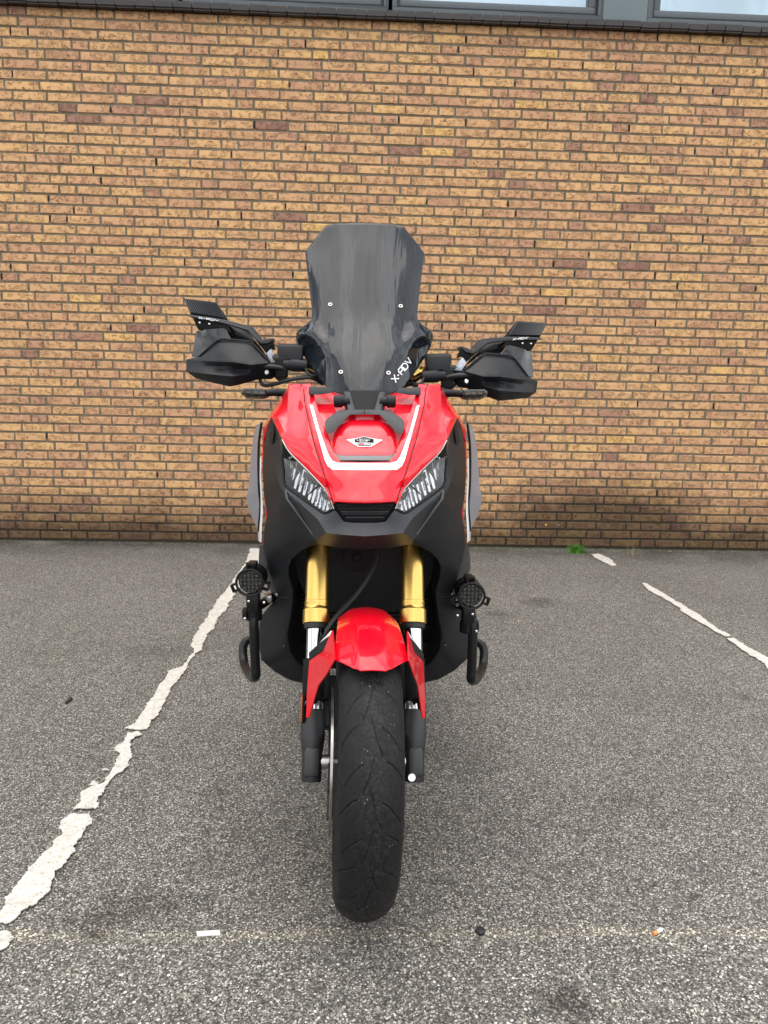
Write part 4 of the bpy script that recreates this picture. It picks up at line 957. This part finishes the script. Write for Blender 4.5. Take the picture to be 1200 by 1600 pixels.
# front mudguard
def fender():
    bm = bmesh.new(); R0 = WR+.022; nx, nt_ = 24, 40; rows = []
    for j in range(nt_+1):
        row = []
        for i in range(nx+1):
            s = -1+2*i/nx; q_ = j/nt_; hw_ = .061+.0095*max(0, (q_-.45)/.55)**1.2; x = s*hw_; tmax = 34.2-9.5*max(0, (abs(s)-.36)/.64); th = R_(-52+(tmax+52)*q_)
            a_ = abs(s); drop = (.006*(a_/.62)**2 if a_ < .62 else .006+(a_-.62)/.38*.019) if q_ < .5 else None
            d2 = .003*(a_/.40)**2 if a_ < .40 else .003+(a_-.40)/.60*.026
            drop = drop if drop is not None else d2*min(1, (q_-.5)/.25)+(1-min(1, (q_-.5)/.25))*(.006*(a_/.62)**2 if a_ < .62 else .006+(a_-.62)/.38*.019)
            r = R0-drop+.010*max(0, (q_-.80)/.20)*(1 if a_ < .45 else .5); row.append(bm.verts.new((x, -math.sin(th)*r, WR+math.cos(th)*r)))
        rows.append(row)
    for A, B in zip(rows, rows[1:]):
        for i in range(nx): bm.faces.new((A[i], A[i+1], B[i+1], B[i]))
    bmesh.ops.recalc_face_normals(bm, faces=bm.faces)
    if max(bm.faces, key=lambda f: f.calc_center_median().z).normal.z < 0: bmesh.ops.reverse_faces(bm, faces=bm.faces)
    bmesh.ops.solidify(bm, geom=list(bm.faces), thickness=.003)
    return from_bm('mudguard', bm, M['red'], bike, ST, .001, ang=50, bang=60)
mg = fender()
SK1 = [(519, 984, -.058), (521, 1005, -.098), (523, 1030, -.140), (509, 1054, -.11), (497, 1071, -.07), (489, 1097, -.045), (483, 1121, -.03), (478, 1122, -.025), (479, 1085, -.01), (483, 1032, .015), (505, 1017, -.045), (515, 992, -.055)]
skr, tp_sk = panel('side_skirt', [[SK1[11], SK1[0], SK1[1], SK1[2], (508, 1030, -.09), SK1[10]], [SK1[10], (508, 1030, -.09), SK1[2], SK1[3], (498, 1056, -.062), SK1[9]], [SK1[9], (498, 1056, -.062), SK1[3]]+SK1[4:9]], M['red'], parent=mg, fr='s', th=.003, sp=5, ang=14)
panel('skirt_band', [[(482, 1020, .025), (498, 1005, -.005), (506, 999, -.025), (515, 992, -.05), (505, 1017, -.042), (483, 1032, .018)]], M['black'], parent=mg, fr='s', th=.003, sp=5)
panel('skirt_flash', [[(498, 1005, -.004), (517, 985, -.045), (515, 993, -.053), (506, 999, -.027)]], M['white'], parent=mg, fr='s', th=.003, sp=4)

# ================================================================== crash bars and fog lamps
for i, T in enumerate((IDM, MIR)):
    T2 = T if i == 0 else Matrix.Translation((-.004, 0, -.012)) @ MIR
    cb = tube('crash_bar', [V(434, 928, .44), V(418, 938, .38), V(402, 950, .325), V(397, 968, .305), V(397.5, 1000, .30), V(399, 1040, .30), V(399.5, 1056, .305), V(394, 1058, .36), V(386, 1048, .46), V(381, 1034, .52), V(380, 1012, .55), V(385, 1002, .56), V(396, 1000, .57)], .0122, M['bar'], bike, 14, 6, T2)
    tube('bar_strut', [V(399, 1050, .31), V(391, 1053, .42), V(384, 1046, .50)], .010, M['bar'], cb, 12, 4, T2)
    c = V(392, 908, .285); T3 = T2 if i == 0 else Matrix.Translation((-.017, 0, -.035)) @ MIR; KS = .78
    hd = Vector((0, -1, .02))
    fl = lathe('fog_lamp', c, (0, 1, -.02), [(a_, b_*KS) for a_, b_ in ((-.004, .0355), (.0, .039), (.016, .041), (.024, .036), (.034, .036), (.042, .031), (.060, .026), (.066, .018))], M['bar'], bike, 36, T3)
    lathe('reflector', c+Vector((0, -.0045, 0)), (0, 1, 0), [(0, .0255), (.004, .020), (.010, .008)], M['lampin'], fl, 28, T3)
    bm = bmesh.new()
    for k in range(-2, 3):
        w_ = .0255*math.sqrt(max(.02, 1-(k/2.7)**2)); add_box(bm, c+Vector((k*.0095, -.0105, 0)), (.0022, .002, 2*w_)); add_box(bm, c+Vector((0, -.0080, k*.0095)), (2*w_, .002, .0022))
    from_bm('lamp_grid', bm, M['bar'], fl, T3)
    lathe('lens', c+Vector((0, -.0125, 0)), (0, 1, 0), [(0, .0265), (.001, .0265)], M['lens'], fl, 28, T3)
    bm = bmesh.new()
    rg = [c+Vector((.0325*math.cos(a), -.015, .0325*math.sin(a))) for a in np.linspace(0, 2*math.pi, 9)]; add_tube(bm, rg, .0034, 8, 4); bmesh.ops.recalc_face_normals(bm, faces=bm.faces)
    ring = from_bm('guard_ring', bm, M['bar'], fl, T3)
    for a in (88, 200, 345):
        bm = bmesh.new(); p = c+Vector((.0385*math.cos(R_(a)), -.008, .0385*math.sin(R_(a)))); q = Matrix.Rotation(R_(-a), 3, 'Y')
        for dz in (-.008, .008): add_box(bm, p+q @ Vector((0, 0, dz)), (.014, .016, .0035), q)
        add_box(bm, p+q @ Vector((.007, 0, 0)), (.0042, .0155, .0195), q)
        from_bm('guard_tab', bm, M['bar'], fl, T3)
    for k in range(3): lathe('cooling_fin', c+Vector((0, .026+k*.012, 0)), (0, 1, 0), [(0, .030), (.004, .0335), (.006, .030)], M['bar'], fl, 28, T3)
    box('top_clip', c+Vector((.004, .01, .040)), (.022, .03, .014), M['bar'], fl, None, .003, T3)
    box('lamp_bracket', V(396, 940, .31), (.032, .034, .05), M['bar'], fl, None, .006, T3)
    lathe('clamp', V(396.5, 951, .315), (0, 0, -1), [(0, .018), (.002, .0205), (.026, .0205), (.028, .018)], M['bar'], fl, 24, T3)
    box('clamp_lug', V(383, 958, .305), (.012, .022, .026), M['bar'], fl, None, .003, T3)
    for (px, py) in ((389, 939), (383, 966), (413, 941)): lathe('screw', V(px, py, .288), (0, -1, 0), [(0, .0035), (.004, .0035), (.005, .002)], M['screw'], fl, 10, T3)
    tube('lamp_cable', [V(401, 890, .33), V(410, 892, .36), V(416, 905, .40)], .003, M['rubber'], fl, 8, 4, T3)
    box('bar_mount', V(420, 934, .37), (.02, .03, .02), M['steel'], cb, None, .003, T2)

# ================================================================== middle and rear of the machine
box('engine_core', (0, .80, .52), (.36, .60, .36), M['dark'], bike, None, .04)
def loft(name, secs, mat, bevel=0, ang=40):
    bm = bmesh.new(); R2 = [[bm.verts.new(p) for p in s] for s in secs]; n = len(secs[0])
    for A, B in zip(R2, R2[1:]):
        for i in range(n): bm.faces.new((A[i], A[(i+1) % n], B[(i+1) % n], B[i]))
    bm.faces.new(R2[0][::-1]); bm.faces.new(R2[-1]); bmesh.ops.recalc_face_normals(bm, faces=bm.faces)
    return from_bm(name, bm, mat, bike, None, bevel, ang=ang)
def ring(y, w, z0, z1, n=16, e=3.0):
    out = []
    for k in range(n):
        a = 2*math.pi*k/n; c, s = math.cos(a), math.sin(a)
        out.append((w*math.copysign(abs(c)**(2/e), c), y, (z0+z1)/2+(z1-z0)/2*math.copysign(abs(s)**(2/e), s)))
    return out
loft('centre_tunnel', [ring(.38, .19, .50, .97), ring(.50, .20, .48, .97), ring(.65, .17, .46, .86), ring(.85, .15, .46, .74), ring(1.0, .15, .46, .76)], M['black'])
loft('tail_body', [ring(.92, .15, .52, .76), ring(1.15, .20, .58, .80), ring(1.5, .19, .66, .86), ring(1.8, .13, .74, .90), ring(1.93, .08, .80, .90)], M['red'])
loft('seat', [ring(.80, .10, .72, .79), ring(.95, .15, .73, .82), ring(1.2, .18, .74, .83), ring(1.35, .18, .78, .90), ring(1.7, .15, .82, .93), ring(1.85, .09, .84, .92)], M['seat'])
box('footboard', (-.19, .92, .38), (.13, .50, .05), M['black'], bike, None, .015); box('footboard', (.19, .92, .38), (.13, .50, .05), M['black'], bike, None, .015)
for s_ in (-1, 1): tube('swingarm', [(s_*.11, 1.02, .38), (s_*.125, 1.3, .34), (s_*.12, 1.60, .31)], .030, M['cast'], bike, 12, 4)
lathe('silencer', (-.17, 1.25, .42), (-.02, 1, .25), [(0, .03), (.03, .055), (.42, .062), (.45, .05), (.46, .03)], M['cast'], bike, 24)
tube('exhaust_pipe', [(-.06, .62, .36), (-.12, .85, .30), (-.16, 1.1, .34), (-.17, 1.28, .43)], .022, M['steel'], bike, 12, 5)
wheel('rear_wheel', .312, .158, Matrix.Translation((0, 1.59, .312)), .192, False, 160, 40, (1,))
P3('rear_mudguard', [[(-.06, 1.72, .80), (.06, 1.72, .80)], [(-.065, 1.90, .70), (.065, 1.90, .70)], [(-.07, 2.0, .55), (.07, 2.0, .55)]], M['black'], None, .004, 'one')
box('tail_lamp', (0, 1.945, .85), (.14, .02, .05), M['red'], bike, None, .006)
for s_ in (-1, 1): tube('stand_leg', [(s_*.10, 1.00, .36), (s_*.13, 1.10, .18), (s_*.15, 1.14, .012)], .012, M['bar'], bike, 10, 3)
# ================================================================== small things on the ground
t = NT('grass_blade'); c = t.ramp(t.n('ShaderNodeObjectInfo').outputs['Random'], [(0, (.05, .16, .02)), (1, (.07, .22, .03))])
t.set(color=t.mix(t.noise(t.pos(), 40, 2), (.06, .20, .02), (.16, .40, .05)), rough=.5); M['grass'] = t.m
M['straw'] = pbr('dry_stalk', (.32, .25, .14), .8, var=.3)
def tuft(name, px, py, n, h, sp, mat, label, cat, dy=-.02):
    b = ground_at(px, py); b = Vector((float(b[0]), min(float(b[1]), WALL_Y-.03)+dy*0, 0)); bm = bmesh.new(); r = random.Random(int(px))
    for k in range(n):
        a = r.uniform(0, 2*math.pi); o = Vector((r.gauss(0, sp*.5), r.gauss(0, sp*.18), 0)); d = Vector((math.cos(a), math.sin(a)*.6-.3, 0)); hh = h*r.uniform(.5, 1.1); w_ = r.uniform(.0014, .003); pr = None
        sd_ = Vector((-d.y, d.x, 0)).normalized()*w_; reach = r.uniform(.25, .9)*hh
        for j in range(5):
            q = j/4; p = o+d*reach*q*q+Vector((0, 0, hh*(q-.35*q*q*reach/hh))); ww = sd_*(1-q)**.6
            cur = (bm.verts.new(p-ww), bm.verts.new(p+ww))
            if pr: bm.faces.new((pr[0], pr[1], cur[1], cur[0]))
            pr = cur
    bmesh.ops.recalc_face_normals(bm, faces=bm.faces); o = from_bm(name, bm, mat); o.location = b
    return prop(o, label, cat)
tuft('grass_tuft', 901, 864, 240, .085, .055, M['grass'], 'small green grass tuft at the foot of the brick wall', 'grass')
tuft('dry_weed', 985, 868, 16, .085, .10, M['straw'], 'dry straw-coloured weed stalks beside the grass at the wall foot', 'weed')
def litter(name, c0, pts, th, mat, label, cat, z=.004):
    bm = bmesh.new(); o0 = ground_at(*c0); A = []
    for p in pts:
        q = ground_at(*p); A.append(bm.verts.new((q[0]-o0[0], q[1]-o0[1], 0)))
    B = [bm.verts.new(v_.co+Vector((0, 0, th))) for v_ in A]; n = len(A); bm.faces.new(A); bm.faces.new(B[::-1])
    for j in range(n): bm.faces.new((A[j], B[j], B[(j+1) % n], A[(j+1) % n]))
    bmesh.ops.recalc_face_normals(bm, faces=bm.faces); o = from_bm(name, bm, mat, None, None, .0006); o.location = (o0[0], o0[1], z-.0035)
    return prop(o, label, cat)
M['paper'] = pbr('white_paper', (.78, .78, .77), .7); M['bitblack'] = pbr('black_plastic_scrap', (.012, .013, .015), .5)
litter('paper_strip', (326, 1460), [(307, 1458), (343, 1456), (344, 1462), (309, 1464)], .004, M['paper'], 'small white paper strip on the asphalt left of the front tyre', 'litter')
litter('plastic_scrap', (750, 1457), [(742, 1457), (750, 1450), (759, 1456), (757, 1461), (750, 1463)], .006, M['bitblack'], 'small square black plastic scrap on the asphalt right of the tyre', 'litter')
litter('plastic_scrap', (108, 1097), [(101, 1099), (111, 1091), (114, 1093), (104, 1101)], .006, M['bitblack'], 'thin black plastic sliver on the asphalt beyond the left bay line', 'litter')
p0 = ground_at(1021, 1462); p1 = ground_at(1033, 1455)
cg = bpy.data.objects.new('cigarette_butt', None); COL.objects.link(cg); cg.location = p0; prop(cg, 'orange and white cigarette butt on the asphalt joint at lower right', 'litter')
d_ = Vector(p1-p0); md = d_*.45
M['filter'] = pbr('orange_filter_paper', (.62, .24, .07), .7, var=.3)
o = tube('filter', [(0, 0, .004), tuple(md+Vector((0, 0, .004)))], .0038, M['filter'], cg, 10, 1); o = tube('paper_end', [tuple(md+Vector((0, 0, .004))), tuple(d_+Vector((0, 0, .004)))], .0036, M['paper'], cg, 10, 1)
M['leaf'] = pbr('yellow_leaf', (.55, .33, .02), .6, var=.2)
bm = bmesh.new(); w0 = wall_at(853, 820, WALL_Y-.004); vs = [bm.verts.new((.011*math.cos(a)*(1 if k % 2 else .7), .003*math.sin(3*a), .010*math.sin(a)*(1 if k % 2 else .7))) for k, a in enumerate(np.linspace(0, 2*math.pi, 11)[:-1])]
bm.faces.new(vs); bmesh.ops.solidify(bm, geom=list(bm.faces), thickness=.001); o = from_bm('dead_leaf', bm, M['leaf']); o.location = w0; prop(o, 'tiny yellow leaf stuck to the dark stained bricks', 'leaf')
r = random.Random(5)
# loose grit washed against the wall
bm = bmesh.new()
for k in range(1500):
    x = r.uniform(-3.4, 4.0); y = WALL_Y-.004-abs(r.gauss(0, .06 if r.random() < .75 else .25)); q = r.uniform(.0014, .0042)*(1.6 if r.random() < .06 else 1)
    bmesh.ops.create_icosphere(bm, subdivisions=1, radius=q, matrix=Matrix.Translation((x, y, q*.45)) @ Matrix.Rotation(r.uniform(0, 6), 4, 'Z') @ Matrix.Diagonal((1, r.uniform(.6, 1), r.uniform(.4, .8), 1)))
M['grit'] = pbr('grit', (.20, .185, .155), .9, var=.7)
me = bpy.data.meshes.new('grit'); bm.to_mesh(me); bm.free(); o = link('grit', me, M['grit']); prop(o, 'loose grit gathered along the foot of the wall', 'grit', kind='stuff')
t = NT('moss'); t.set(color=t.mix(t.noise(t.pos(), 60, 3), (.045, .05, .02), (.10, .11, .045)), rough=.95); M['moss'] = t.m
bm = bmesh.new()
for k in range(260):
    x = r.choice((-2.4, -1.2, .9, 1.3, 1.5, 2.0, 2.6, 3.1))+r.gauss(0, .22); q = r.uniform(.003, .011)
    bmesh.ops.create_icosphere(bm, subdivisions=1, radius=q, matrix=Matrix.Translation((x, WALL_Y-.003-abs(r.gauss(0, .008)), 0)) @ Matrix.Diagonal((1.6, .7, .55, 1)))
me = bpy.data.meshes.new('moss'); bm.to_mesh(me); bm.free(); o = link('moss', me, M['moss']); prop(o, 'low dark moss in the joint between wall and asphalt', 'moss', kind='stuff')
